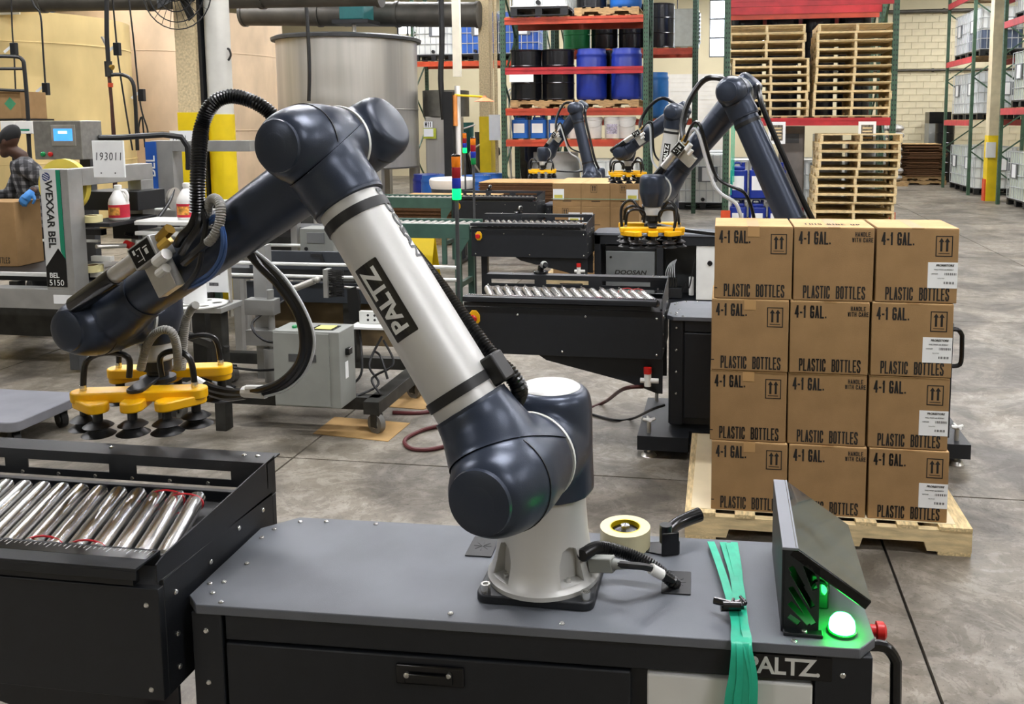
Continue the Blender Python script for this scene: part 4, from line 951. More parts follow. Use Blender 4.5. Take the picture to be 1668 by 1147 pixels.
def person(label, loc, rz, J, skin, shirt, pants, cap=None, glove=None, h=1.0, hairc='#15110f'):
    """local frame: faces -y, x to the person's left"""
    t = thing('person', label, 'person', loc, rz)
    V = Vector; D = dict(hip=V((0, 0, .93)), chest=V((0, 0, 1.28)), neck=V((0, -.01, 1.48)), head=V((0, -.03, 1.63)), shl=V((.19, 0, 1.42)), shr=V((-.19, 0, 1.42)), ell=V((.24, -.02, 1.14)), elr=V((-.24, -.02, 1.14)), wrl=V((.22, -.16, .93)), wrr=V((-.22, -.16, .93)), hpl=V((.09, 0, .9)), hpr=V((-.09, 0, .9)), knl=V((.1, -.02, .5)), knr=V((-.1, -.02, .5)), anl=V((.1, .02, .09)), anr=V((-.1, .02, .09)), hdl=V((0, -.3, -.95)), hdr=V((0, -.3, -.95)))
    D.update({k: V(v) for k, v in J.items()})
    def torso(b, g):
        n = 20; rs = []
        for c, rx, ry in ((D['hip']-V((0, 0, .06)), .155, .11), (D['hip']+V((0, 0, .05)), .16, .115), (D['hip'].lerp(D['chest'], .45), .145, .105), (D['chest'], .17, .12), (D['chest'].lerp(D['neck'], .55), .165, .105), (D['neck']-V((0, 0, .04)), .085, .075)):
            rs.append([c+V((math.cos(2*PI*k/n)*(rx+g), math.sin(2*PI*k/n)*(ry+g), 0)) for k in range(n)])
        b.rings(rs)
        for s in 'lr': b.tube([D['chest'].lerp(D['neck'], .6), D['sh'+s]], [.07+g, .062+g], 10)
    def arms(b, g, end=1.):
        for s in 'lr':
            e, w_ = D['el'+s], D['wr'+s]
            b.tube([D['sh'+s], D['sh'+s].lerp(e, .5), e], [.06+g, .052+g, .043+g], 12); b.sphere(D['sh'+s], .062+g, 12, 8); b.sphere(e, .044+g, 10, 8)
            b.tube([e, e.lerp(w_, .4), e.lerp(w_, end)], [.043+g, .04+g, .03+g], 12)
    def legs(b, g, end=1.):
        for s in 'lr':
            b.tube([D['hp'+s], D['hp'+s].lerp(D['kn'+s], .4), D['kn'+s]], [.088+g, .08+g, .058+g], 12); b.sphere(D['kn'+s], .06+g, 10, 8)
            b.tube([D['kn'+s], D['kn'+s].lerp(D['an'+s], .35), D['kn'+s].lerp(D['an'+s], end)], [.058+g, .056+g, .038+g], 12)
    b = MB(); torso(b, 0); arms(b, 0); legs(b, 0)
    nk, hd = D['neck'], D['head']; fd = D.get('face', V((0, -1, 0))).normalized(); sd = fd.cross(V((0, 0, 1)))
    b.tube([nk-V((0, 0, .06)), nk, hd-V((0, 0, .05))], [.065, .055, .055], 12)
    R = Matrix((sd, -fd, V((0, 0, 1)))).transposed()
    def hp(x, y, z): return hd+R @ V((x, y, z))     # y: towards the back
    m = MB(); m.M = Matrix.Translation(hd) @ R.to_4x4(); m.sphere((0, .01, .025), .098, 20, 14, (.8, 1.0, 1.12)); m.sphere((0, -.03, -.06), .06, 16, 10, (.9, .95, .95))
    m.tube([(0, -.092, .03), (0, -.112, -.005), (0, -.1, -.02)], [.008, .014, .012], 8)
    for s in (-1, 1): m.sphere((s*.08, .015, .0), .026, 10, 8, (.35, .7, 1.2)); m.tube([(s*.012, -.088, .035), (s*.05, -.082, .038)], .009, 6)
    m.tube([(-.024, -.083, -.052), (0, -.092, -.05), (.024, -.083, -.052)], .008, 6)
    b.v += m.v; k0 = len(b.v)-len(m.v); b.f += [[i+k0 for i in f] for f in m.f]
    hb = MB()
    for s, th in (('l', 1), ('r', -1)):
        hand(hb, D['wr'+s], D['hd'+s], V(D.get('pu'+s, (0, 1, 0))), 1., .7, th)
    if not glove:
        k0 = len(b.v); b.v += hb.v; b.f += [[i+k0 for i in f] for f in hb.f]
    for s in 'lr': b.tube([D['an'+s]-V((0, 0, .03)), D['an'+s]+V((0, -.12, -.05))], [.04, .035], 10)
    link('body', remeshed(b, 'body', skin, .0085, 3), t)
    for s in (-1, 1):
        e = MB(); e.sphere(hp(s*.031, -.083, .018), .011, 10, 8).build('eye', M_ink, t)
    if glove: link('gloves', remeshed(hb, 'gloves', glove, .006, 2), t)
    c = MB(); torso(c, .014); arms(c, .013, .96); link('shirt', remeshed(c, 'shirt', shirt, .012, 3), t)
    c = MB(); legs(c, .016); c.tube([D['hpl'], D['hpr']], .11, 12); c.tube([D['hip']-V((0, 0, .07)), D['hip']+V((0, 0, .06))], [.16, .165], 16); link('trousers', remeshed(c, 'trousers', pants, .012, 3), t)
    for s in 'lr':
        a = D['an'+s]; MB().tube([a+V((0, .04, -.045)), a+V((0, -.06, -.05)), a+V((0, -.16, -.06))], [.045, .046, .035], 12, 3).build('shoe', M_rubber, t)
    m = MB(); m.M = Matrix.Translation(hd) @ R.to_4x4()
    if cap: m.sphere((0, .014, .045), .104, 20, 14, (.83, 1.02, .92)); m.build('cap', cap, t)
    else: m.sphere((0, .028, .035), .101, 18, 12, (.83, 1.0, 1.08)); m.build('hair', mat('hair_dark', hairc, .6, 0, .2, 60), t)
    return t
# ------------------------------------------------------------------ carton sealer at the edge of the photo
X0, Y0 = -4.95, 5.8
cs_ = thing('carton_sealer', 'grey carton sealing machine with lettered post and green stripe', 'packing machine', (-5.2, 6.2, 0))
def B(par, name, m, x0, x1, y0, y1, z0, z1, bevel=.003): return wb(par).box(x0, x1, y0, y1, z0, z1).build(name, m, par, False, bevel)
post = B(cs_, 'post', M_alu, -4.95, -4.72, 5.8, 5.95, .64, 1.53)
def onpost(name, m, pts, d=.002):    # flat print on the post's front face
    return wb(cs_).prism(pts, 5.8-d, 5.8, RXFm).build(name, m, cs_, False)
onpost('post_panel', mat('panel_white', '#c9cbca', .4, .1, .03), [(-4.945, .66), (-4.78, .66), (-4.78, 1.525), (-4.945, 1.525)], .002)
onpost('green_stripe', mat('stripe_green', '#0f7a5c', .4, 0, .03), [(-4.815, .93), (-4.78, .86), (-4.78, 1.525), (-4.815, 1.525)], .003)
onpost('black_panel', M_black2, [(-4.945, .66), (-4.78, .66), (-4.78, .87), (-4.835, .95), (-4.945, .81)], .003)
def post_text(s, x, z, size, m, rot, sx=1., bold=.02): link('lettering', text_mesh(s, size, sx, bold, .001, 'CENTER', 1., m), cs_, loc=(x+5.2, 5.796-6.2, z), rot=(PI/2, rot, 0))
post_text('WEXXAR BEL', -4.88, 1.20, .082, M_black, PI/2)
post_text('BEL', -4.88, .745, .052, M_white, 0); post_text('5150', -4.865, .69, .062, M_white, 0, 1., 0)
wb(cs_).lathe([(.032, 0), (.032, .003)], (-4.895, 5.799, 1.475), (0, -1, 0), 20).build('roundel', mat('roundel_navy', '#2b3a6a', .4, 0, .03), cs_)
for k in (-1, 0, 1): wb(cs_).cbox((-4.895+k*.004, 5.7955, 1.475+k*.016), (.05, .001, .005), Matrix.Rotation(.5, 3, 'Y')).build('roundel_stripe', M_white, cs_, False)
B(cs_, 'top_rail', M_alu, -4.84, -4.72, 5.95, 6.78, 1.40, 1.53)
B(cs_, 'rear_post', M_alu, -4.84, -4.72, 6.62, 6.78, .5, 1.40)
B(cs_, 'front_rail', M_alu, -6.2, -4.72, 5.8, 5.92, .49, .64)
B(cs_, 'side_rail', M_alu, -4.84, -4.72, 5.92, 6.9, .55, .66)
for x in (-6.1, -4.80):
    for y in (5.88, 6.8): B(cs_, 'leg', M_dgrey, x-.04, x+.04, y-.04, y+.04, .02, .5)
B(cs_, 'belt_bed', M_black, -6.2, -4.86, 6.0, 6.62, .66, .72); B(cs_, 'belt_bed', M_black, -4.86, -4.6, 6.1, 6.6, .66, .72)
B(cs_, 'tape_head', M_black, -4.80, -4.58, 6.35, 6.6, .95, 1.12); B(cs_, 'tape_head', M_black, -5.1, -4.6, 6.4, 6.75, 1.17, 1.32)
B(cs_, 'guide_rail', M_white, -4.75, -4.58, 6.02, 6.06, .82, .86); B(cs_, 'guide_rail', M_white, -4.75, -4.58, 6.0, 6.04, .70, .74); B(cs_, 'guide_rail', M_white, -6.2, -4.95, 5.97, 6.0, .70, .73); B(cs_, 'pressure_bar', M_black, -5.3, -4.86, 6.3, 6.36, .98, 1.03); B(cs_, 'guide_rail', M_white, -5.35, -4.86, 6.25, 6.28, .93, .95)
B(cs_, 'drive_box', M_mach, -4.7, -4.6, 6.3, 6.7, .55, .8); B(cs_, 'gear_case', M_mach, -5.9, -5.1, 6.1, 6.6, .2, .48)
B(cs_, 'label_plate', M_label, -4.90, -4.74, 5.795, 5.8, .535, .60, 0)
wb(cs_).lathe([(.05, 0), (.205, 0), (.205, .05), (.05, .05)], (-4.98, 6.06, 1.39), (0, 1, 0), 36).build('tape_reel', mat('reel_yellow', '#e8d35a', .45, 0, .05), cs_)
wb(cs_).lathe([(.02, 0), (.09, .0), (.1, .03), (.02, .04)], (-4.64, 6.9, 1.22), (1, 0, 0), 24).build('pulley', M_steel, cs_)
wb(cs_).tube([(-4.62, 6.9, 1.3), (-4.6, 6.8, 1.2), (-4.6, 6.6, 1.06), (-4.62, 6.4, .98), (-4.66, 6.3, 1.0)], .014, 8, 5).build('drive_cable', M_rubber, cs_)
for k in range(7): wb(cs_).tube([(-4.8+k*.025, 6.4, .75), (-4.78+k*.022, 6.25, .68+.03*(k % 3)), (-4.74+k*.018, 6.3, .60), (-4.7+k*.015, 6.4, .66)], .006, 6, 4).build('wire', M_rubber, cs_)
wb(cs_).cyl((-4.66, 6.3, .92), (-4.6, 6.3, .90), .03, n=12).build('red_plug', M_red, cs_)
wb(cs_).cyl((-4.72, 6.05, .93), (-4.62, 6.25, .91), .018, n=10).build('link_arm', M_steel, cs_)
# hmi panel
hm = thing('control_panel', 'grey control panel with blue touchscreen and red and green buttons', 'control panel', (-5.4, 6.75, 0))
B(hm, 'cabinet_box', mat('stainless_panel', '#9b9a96', .35, .6, .08, 20), -5.66, -5.22, 6.6, 6.85, 1.565, 1.885, .006)
B(hm, 'screen_bezel', M_steel, -5.49, -5.27, 6.592, 6.6, 1.68, 1.85, .002)
B(hm, 'screen', mat('screen_blue', '#3f86d8', .2, 0, .15, 8, emit='#3f86d8', es=.9), -5.465, -5.295, 6.589, 6.593, 1.72, 1.82, 0)
B(hm, 'screen_text', glow('screen_white', '#dfeaff', .8), -5.42, -5.34, 6.587, 6.5895, 1.78, 1.80, 0)
for x, m in ((-5.58, mat('button_green', '#0f8f4e', .3, 0, 0)), (-5.51, M_red)): wb(hm).lathe([(.02, 0), (.02, .012), (.012, .018)], (x, 6.6, 1.61), (0, -1, 0), 14).build('push_button', m, hm)
B(hm, 'stand_arm', M_dgrey, -5.45, -5.35, 6.85, 6.92, .0, 1.8)
wb(hm).tube([(-5.22, 6.8, 1.74), (-5.1, 6.9, 1.74), (-4.72, 7.2, 1.74), (-4.7, 7.25, 1.45)], .025, 8, 3).build('swing_arm', M_black, hm)
# white board with number
sb = thing('number_board', 'white board with handwritten 193011 on the sealing machine rail', 'sign', (-4.5, 5.98, 1.47))
wb(sb).box(-4.64, -4.385, 5.97, 5.985, 1.462, 1.735).build('board', M_label, sb, False, .002)
link('handwriting', text_mesh('193011', .085, .8, -.006, .001, 'CENTER', 1.15, M_dgrey, .12), sb, loc=(-.01, -.0115, .145), rot=(PI/2, 0, 0))
for x in (-4.575, -4.46): wb(sb).cyl((x, 5.972, 1.495), (x, 5.966, 1.495), .005, n=8).build('rivet', M_dgrey, sb)
sb2 = thing('number_board', 'white board with number 193, half hidden by the yellow column', 'sign', tuple(at(290, 245, 8.2)))
a, b = at(276, 213, 8.2), at(297, 247, 8.2); wb(sb2).box(a.x, b.x+.12, 8.2, 8.215, b.z, a.z).build('board', M_label, sb2, False)
wb(sb2).box(a.x+.2, a.x+.23, 8.216, 8.24, 0, a.z).build('stand', M_alu, sb2, False)
link('handwriting', text_mesh('19301', .075, .8, -.006, .001, 'LEFT', 1.1, M_dgrey, .12), sb2, loc=(-.06, -.002, .12), rot=(PI/2, 0, 0))
# jugs
def jug(label, p, s=1., c='#c3223a'):
    t = thing('jug', label, 'jug', p, 0, 'white gallon jugs'); r = .078*s
    b = MB(); b.lathe([(r*.9, 0), (r, .012), (r, .14*s), (r*.9, .17*s), (r*.5, .225*s), (r*.33, .24*s), (r*.33, .262*s)], n=24)
    b.build('bottle', M_wplas, t)
    MB().lathe([(r*.38, .255*s), (r*.38, .28*s), (r*.3, .284*s)], n=16).build('cap', M_wplas, t)
    MB().tube([(r*.35, 0, .235*s), (r*.8, 0, .235*s), (r*1.05, 0, .2*s), (r*.98, 0, .15*s)], .012*s, 8, 4).build('handle', M_wplas, t)
    MB().lathe([(r+.0012, .02), (r+.0012, .125*s)], n=24, cap=False).build('label', mat('jug_label_red', c, .4, 0, .1, 20), t)
    k = MB(); k.rings([[Vector((math.cos(a)*(r+.002), math.sin(a)*(r+.002), z)) for a in [-2.2+.12*i for i in range(12)]]+[Vector((math.cos(a)*(r+.001), math.sin(a)*(r+.001), z)) for a in [-2.2+.12*i for i in range(11, -1, -1)]] for z in (.04, .105*s)]); k.build('label_panel', mat('jug_label_amber', '#e2a04a', .4, 0, .3, 30), t)
    return t
jug('white gallon jug with red label on the sealing machine bed', (-4.62, 6.2, 1.121), .95)
jug('white gallon jug with red and amber label beside the yellow column', (-4.14, 6.35, 1.115), 1.)
def taperoll(label, p, r=.075, w=.05):
    t = thing('tape_roll', label, 'tape', p, 0); MB().lathe([(r*.55, 0), (r, 0), (r, w), (r*.55, w)], n=28, cap=False).build('tape', mat('cream_tape', '#dfd6a0', .4, 0, .05), t); MB().lathe([(r*.5, 0), (r*.56, 0), (r*.56, w), (r*.5, w)], n=24, cap=False).build('core', M_card, t)
taperoll('cream tape roll on the sealing machine above the lettered post level', (-4.72, 6.02, 1.121)); B(cs_, 'shelf', M_black, -4.82, -4.53, 5.96, 6.35, 1.09, 1.12)
taperoll('yellow-cream tape roll on the low rail beside the black silencer', (-4.74, 6.02, .742))
# outfeed rails carrying the second jug
rk = thing('roller_table', 'white railed table under the jug with amber label', 'table', (-4.1, 6.4, 0))
for z in (1.08, 1.0, .93): B(rk, 'rail', M_white, -4.5, -3.7, 6.2, 6.5, z, z+.03, .004)
for x in (-4.5, -3.75): B(rk, 'leg', M_alu, x-.03, x+.03, 6.33, 6.39, 0, 1.0)
B(rk, 'top_plate', M_white, -4.5, -3.75, 6.22, 6.48, 1.10, 1.114, 0)
# blue lettered banner on a second machine post
bn = thing('machine_post', 'grey machine post with tall blue lettered panel', 'machine', (-5.2, 7.62, 0))
B(bn, 'post', M_alu, -5.3, -5.08, 7.6, 7.75, 0, 1.7); B(bn, 'blue_panel', mat('banner_blue', '#1d4f9e', .4, 0, .03), -5.35, -5.24, 7.59, 7.6, 1.2, 1.69, 0)
link('lettering', text_mesh('BEL', .13, 1., .01, .001, 'CENTER', 1., M_white), bn, loc=(-.095, -.034, 1.46), rot=(PI/2, -PI/2, 0))
B(bn, 'cross_beam', M_alu, -5.08, -4.3, 7.6, 7.7, 1.6, 1.7); B(bn, 'table_box', M_mach, -5.3, -3.9, 7.76, 8.1, .6, 1.1)
# worker in plaid with blue gloves, holding a carton
def wl(p): v = Vector(p)-Vector((-6.02, 7.02, 0)); return tuple(Matrix.Rotation(.9, 3, 'Z') @ v)
wk = person('worker in dark cap and plaid shirt with blue gloves, holding a carton', (-6.02, 7.02, 0), -.9, dict(hip=(0, .02, 1.0), chest=(0, -.05, 1.38), neck=(0, -.1, 1.58), head=(0, -.19, 1.7), shl=(.19, -.09, 1.5), shr=(-.19, -.09, 1.5), ell=wl((-5.62, 6.78, 1.3)), elr=(-.27, -.22, 1.23), wrl=wl((-5.50, 6.36, 1.325)), wrr=(-.16, -.5, 1.2), hdl=tuple(Matrix.Rotation(.9, 3, 'Z') @ Vector((-.45, -.45, -.75))), pul=tuple(Matrix.Rotation(.9, 3, 'Z') @ Vector((.3, -.8, .1))), hdr=(.1, -.8, -.45), hpl=(.09, 0, .95), hpr=(-.09, 0, .95), face=(-.55, -.75, -.45)), skinm('skin_deep', '#4a3024'), plaid(), mat('black_trousers', '#15161a', .8, 0, .1), mat('black_cap', '#101114', .7, 0, .1), mat('glove_blue', '#4a90d9', .5, 0, .05))
hc = thing('carton', 'worn brown carton held upright by the worker with blue gloves', 'carton', (-5.66, 6.35, .722), .06)
MB().box(-.35, .07, -.1, .2, 0, .52).build('body', M_card, hc, False, .004); link('lettering', stroke_text('PLASTIC BOTTLES', -.13, .05, .05, .0165, .006, .0024, y=-.1008), hc)
p2 = person('worker in dark jacket and orange gloves beside the yellow column', (-6.0, 9.3, 0), .5, dict(wrl=(.1, -.36, 1.22), wrr=(-.1, -.36, 1.22), hdl=(-.1, -.9, 0), hdr=(.1, -.9, 0)), skinm('skin_mid', '#7a543e'), mat('navy_jacket', '#1a2033', .8, 0, .1), mat('black_trousers', '#15161a', .8, 0, .1), None, mat('glove_orange', '#d8542a', .5, 0, .05))
p3 = person('person in dark navy work clothes behind the low rack shelf', (-3.62, 16.9, 0), 2.6, {}, skinm('skin_light', '#b98d72'), mat('navy_jacket', '#1a2033', .8, 0, .1), mat('navy_trousers', '#1b2030', .8, 0, .1))

# ------------------------------------------------------------------ labelling machine in the middle
lm = thing('labelling_machine', 'open steel labelling machine frame on casters with guide rails', 'packing machine', (-2.9, 5.4, 0))
B(lm, 'base_beam', M_mach, -3.65, -2.05, 4.98, 5.05, .12, .2); B(lm, 'base_beam', M_mach, -2.12, -2.02, 4.9, 5.9, .12, .2); B(lm, 'base_beam', M_mach, -3.65, -2.05, 5.85, 5.92, .12, .2); B(lm, 'base_beam', M_mach, -3.65, -3.57, 5.0, 5.9, .12, .2)
def caster(par, x, y, r=.06, m=None):
    wb(par).lathe([(r*.35, -.016), (r, -.018), (r, .018), (r*.35, .016)], (x, y, r), (.45, .9, 0), 22).build('caster_wheel', m or mat('caster_grey', '#6f6e69', .5, 0, .1), par)
    wb(par).lathe([(r*.3, -.022), (r*.45, -.022), (r*.45, .022), (r*.3, .022)], (x, y, r), (.45, .9, 0), 14).build('wheel_hub', M_steel, par)
    wb(par).cbox((x, y, r+.055), (.05, .05, .012)).cbox((x-.01, y-.022, r+.02), (.05, .006, .08), Matrix.Rotation(-.46, 3, 'Z')).cbox((x+.01, y+.022, r+.02), (.05, .006, .08), Matrix.Rotation(-.46, 3, 'Z')).build('caster_fork', M_mach, par)
for x, y in ((-2.05, 4.93), (-2.06, 5.62), (-3.4, 5.02), (-3.5, 5.8)): caster(lm, x, y)
for x, y in ((-2.95, 5.3), (-3.5, 5.5), (-2.55, 5.75), (-2.1, 5.8), (-3.3, 5.15)): B(lm, 'post', M_alu if x == -2.95 else M_mach, x-.045, x+.045, y-.04, y+.04, .2, 1.08 if x == -2.95 else .78)
wb(lm).cyl((-2.86, 5.22, .2), (-2.86, 5.22, .42), .055, n=18).cyl((-2.86, 5.22, .42), (-2.86, 5.22, .8), .022, n=12).build('lift_column', M_alu, lm)
for z in (.42, .62): B(lm, 'clamp_block', M_alu, -3.02, -2.82, 5.18, 5.27, z+.02, z+.12)
for z, y in ((.905, 5.6), (.83, 5.55)): wb(lm).cyl((-4.1, y, z), (-1.72, y, z), .012, n=10).build('guide_rail', M_white, lm)
B(lm, 'side_panel', M_cab, -3.3, -2.15, 5.75, 5.78, .84, .97); B(lm, 'side_panel', M_cab, -3.3, -2.15, 5.7, 5.74, .62, .76); B(lm, 'side_panel', mat('oily_tan', '#6b5a3e', .7, 0, .2), -3.25, -2.15, 5.8, 5.84, .3, .6)
B(lm, 'bed', M_dgrey, -3.6, -2.15, 5.78, 6.1, .76, .84)
wb(lm).prism([(-.08, 0), (.0, 0), (.03, -.1), (.015, -.13), (-.01, -.13), (-.01, -.02), (-.08, -.02)], 5.735, 5.75, Matrix.Translation((-2.75, 0, .955)) @ RXFm).build('hook_bracket', M_black, lm, False)
br = wb(lm).box(-2.56, -2.53, 5.35, 5.42, .73, .915).build('brush_back', M_alu, lm, False)
st = wb(lm)
for k in range(60): zz = .735+(k % 30)*.006; st.cbox((-2.485, 5.37+.03*(k//30), zz), (.09, .006, .004), Matrix.Rotation(random.uniform(-.12, .12), 3, 'Y'))
stuff(st.build('brush_bristles', M_rubber, lm, False))
wb(lm).cyl((-2.8, 5.35, .77), (-2.62, 5.35, .84), .022, n=14).sphere((-2.6, 5.35, .848), .022, 10, 8).build('air_cylinder', M_steel, lm)
wb(lm).prism([(-2.42, .78), (-2.36, .80), (-2.34, .7), (-2.35, .58), (-2.38, .565), (-2.41, .58), (-2.42, .7)], 5.4, 5.43, RXFm).build('paddle', M_rubber, lm, False)
wb(lm).cyl((-2.45, 5.42, .79), (-2.1, 5.42, .775), .008, n=8).build('paddle_rod', M_steel, lm)
B(lm, 'bracket_plate', M_white, -2.3, -2.1, 5.3, 5.33, .58, .66, .002); B(lm, 'bracket_plate', M_white, -2.33, -2.05, 5.2, 5.34, .565, .58, .002)
for k in range(6): wb(lm).cyl((-2.24+(k % 3)*.045, 5.302, .605+.03*(k//3)), (-2.24+(k % 3)*.045, 5.297, .605+.03*(k//3)), .008, n=10).build('hole', M_black, lm)
for k, pts in enumerate((((-2.3, 5.3, .55), (-2.25, 5.2, .3), (-2.3, 5.15, .22)), ((-2.15, 5.3, .5), (-2.2, 5.2, .34), (-2.1, 5.1, .25), (-2.2, 5.0, .2)), ((-3.2, 5.1, .7), (-3.1, 5.0, .4), (-2.9, 5.05, .32), (-2.62, 5.0, .36)), ((-2.8, 5.3, .72), (-2.95, 5.15, .6), (-2.85, 5.1, .5), (-2.65, 5.0, .52)), ((-2.1, 5.2, .5), (-2.0, 5.1, .38), (-2.12, 5.05, .3), (-2.05, 5.0, .22)), ((-3.45, 5.2, .7), (-3.4, 5.05, .45), (-3.2, 5.0, .3), (-3.0, 5.0, .22)), ((-2.2, 5.3, .4), (-2.08, 5.1, .42), (-2.02, 5.05, .3)))):
    wb(lm).tube(pts, .008, 6, 6).build('cable', M_rubber, lm)
# control enclosure
en = B(lm, 'control_enclosure', M_grey, -2.6, -2.19, 4.75, 4.97, .2, .655, .005)
B(lm, 'enclosure_door', M_grey, -2.595, -2.25, 4.742, 4.75, .21, .645, .002); B(lm, 'warning_label', M_label, -2.189, -2.186, 4.82, 4.86, .36, .46, 0); B(lm, 'isolator_switch', M_black2, -2.19, -2.165, 4.83, 4.88, .5, .54, .003)
B(lm, 'rating_plate', M_dgrey, -2.5, -2.33, 4.739, 4.742, .475, .52, 0)
for x, m in ((-2.5, mat('button_green', '#0f8f4e', .3, 0, 0)), (-2.43, M_red)): wb(lm).lathe([(.016, 0), (.016, .012), (.01, .016)], (x, 4.83, .655), (0, 0, 1), 12).build('push_button', m, lm)
B(lm, 'display', M_black2, -2.38, -2.24, 4.79, 4.9, .655, .66, .001); B(lm, 'display_face', glow('display_amber', '#b8b46a', .5), -2.36, -2.26, 4.80, 4.89, .66, .662, 0)
sm = thing('enclosure_box', 'small grey electrical enclosure with window, behind the guide rails', 'enclosure', (-3.05, 6.35, 0))
B(sm, 'cabinet_box', M_grey, -3.19, -2.92, 6.3, 6.5, .875, 1.06, .004); B(sm, 'window', mat('smoked_window', '#77797a', .2, 0, .05), -3.13, -2.99, 6.293, 6.3, .95, 1.03, .002); B(sm, 'stand', M_alu, -3.2, -2.95, 6.35, 6.45, 0, .875)
wb(sm).lathe([(.015, 0), (.015, .006)], (-3.14, 6.3, .905), (0, -1, 0), 10).build('knob', M_black, sm)
# label reel unit
lr = thing('label_applicator', 'label reel table with white disc and printed label roll', 'label machine', (-3.1, 5.05, 0))
cx_, cy_ = -3.07, 4.78
dsc = MB().lathe([(.02, 0), (.155, 0), (.155, .006), (.02, .006)], (0, 0, 0), n=40)
hl = [MB().cyl((math.cos(a)*.095, math.sin(a)*.095, -.02), (math.cos(a)*.095, math.sin(a)*.095, .03), .03, n=18) for a in (.4, 1.7, 2.95, 4.2, 5.5)]
link('reel_disc', cut(dsc, hl, 'reel_disc', M_white), lr, loc=(cx_+3.1, cy_-5.05, .79))
wb(lr).lathe([(.03, 0), (.065, 0), (.065, .13), (.03, .13)], (cx_-.04, cy_+.02, .797), n=28, cap=False).build('label_roll', M_label, lr)
wb(lr).lathe([(.026, 0), (.031, 0), (.031, .131), (.026, .131)], (cx_-.04, cy_+.02, .797), n=20, cap=False).build('roll_core', M_card, lr)
B(lr, 'web_plate', M_label, -3.42, -3.0, 5.0, 5.02, .82, .98, 0)
for x in (-3.38, -3.27, -3.14): B(lr, 'printed_label', mat('label_print_grey', '#5a5a5c', .6, 0, .4, 90), x, x+.075, 4.997, 5.0, .93, .94, 0); B(lr, 'printed_code', mat('label_print_grey', '#5a5a5c', .6, 0, .4, 90), x, x+.06, 4.997, 5.0, .86, .88, 0)
B(lr, 'table_plate', M_alu, -3.42, -2.9, 4.72, 4.96, .75, .785, .004)
for x in (-3.38, -3.0): B(lr, 'table_leg', M_mach, x-.035, x+.035, 4.82, 4.9, 0, .75)
wb(lr).bar((-3.4, 4.8, .66), (-2.95, 4.85, .5), .04, .04).build('brace', M_mach, lr); wb(lr).cyl((-2.93, 4.88, .7), (-2.93, 4.88, 1.05), .012, n=10).build('guide_rod', M_steel, lr)
# cardboard pads and hose on the floor
def pad(label, pts, z=.004):
    ps = [atz(*q) for q in pts]; t = MB(); t.prism([(p.x, p.y) for p in ps], 0.0005, z); o = t.build('cardboard_pad', mat('pad_cardboard', '#b3905c', .8, 0, .12, 5), None, False); tag(o, label, 'cardboard', 'cardboard pads under casters')
pad('cardboard pad under the nearest caster of the labelling machine', ((510, 707), (632, 720), (668, 690), (545, 680)))
pad('cardboard pad under the rear caster of the labelling machine', ((618, 662), (690, 668), (722, 652), (652, 634)))
fh = [atz(*q, .012) for q in ((640, 672), (690, 672), (740, 660), (760, 672), (730, 690), (690, 700), (660, 716), (668, 730), (700, 732), (740, 722), (790, 700))]
tag(MB().tube(fh, .012, 8, 8).build('red_hose', mat('red_rubber_hose', '#5e2528', .5, 0, .1), None), 'dark red rubber hose looped on the floor beside the silver upper arm', 'hose')
fh = [atz(948, 672, .012), atz(985, 650, .012), at(1020, 632, 4.72), at(1050, 628, 4.72)]
tag(MB().tube([atz(900, 705, .012), atz(945, 672, .012), atz(985, 655, .03), at(1015, 634, 4.76), at(1047, 630, 4.76)], .011, 8, 6).build('air_hose', mat('maroon_hose', '#4a2422', .5, 0, .1), None), 'maroon air hose running from floor to red knobbed regulator', 'hose')
tag(MB().tube([atz(930, 668, .01), atz(960, 674, .01), atz(1000, 684, .01), atz(1030, 682, .02), at(1060, 668, 4.83), at(1082, 660, 4.85)], .008, 8, 6).build('power_cable', M_rubber, None), 'black cable lying on floor, rising to the second cabinet', 'cable')
# dolly
dl = thing('dolly', 'grey plastic platform dolly at the picture edge above the roller conveyor', 'dolly', (-4.1, 4.55, 0))
wb(dl).prism(rrect(-4.75, -3.92, 4.28, 4.85, .06), .13, .19).build('deck', mat('grey_plastic', '#7c7d84', .6, 0, .05), dl, bevel=.006)
for x, y in ((-4.02, 4.38), (-4.02, 4.75), (-4.6, 4.38), (-4.6, 4.75)): caster(dl, x, y, .055, M_rubber)
wb(dl).tube([(-4.3, 4.24, .16), (-4.1, 4.24, .14), (-4.05, 4.24, .12)], .022, 10, 3).build('white_handle', M_wplas, dl)
wb(dl).tube([(-4.06, 4.24, .11), (-4.1, 4.22, .06), (-4.2, 4.2, .03)], .007, 6, 4).build('red_cord', M_red, dl)
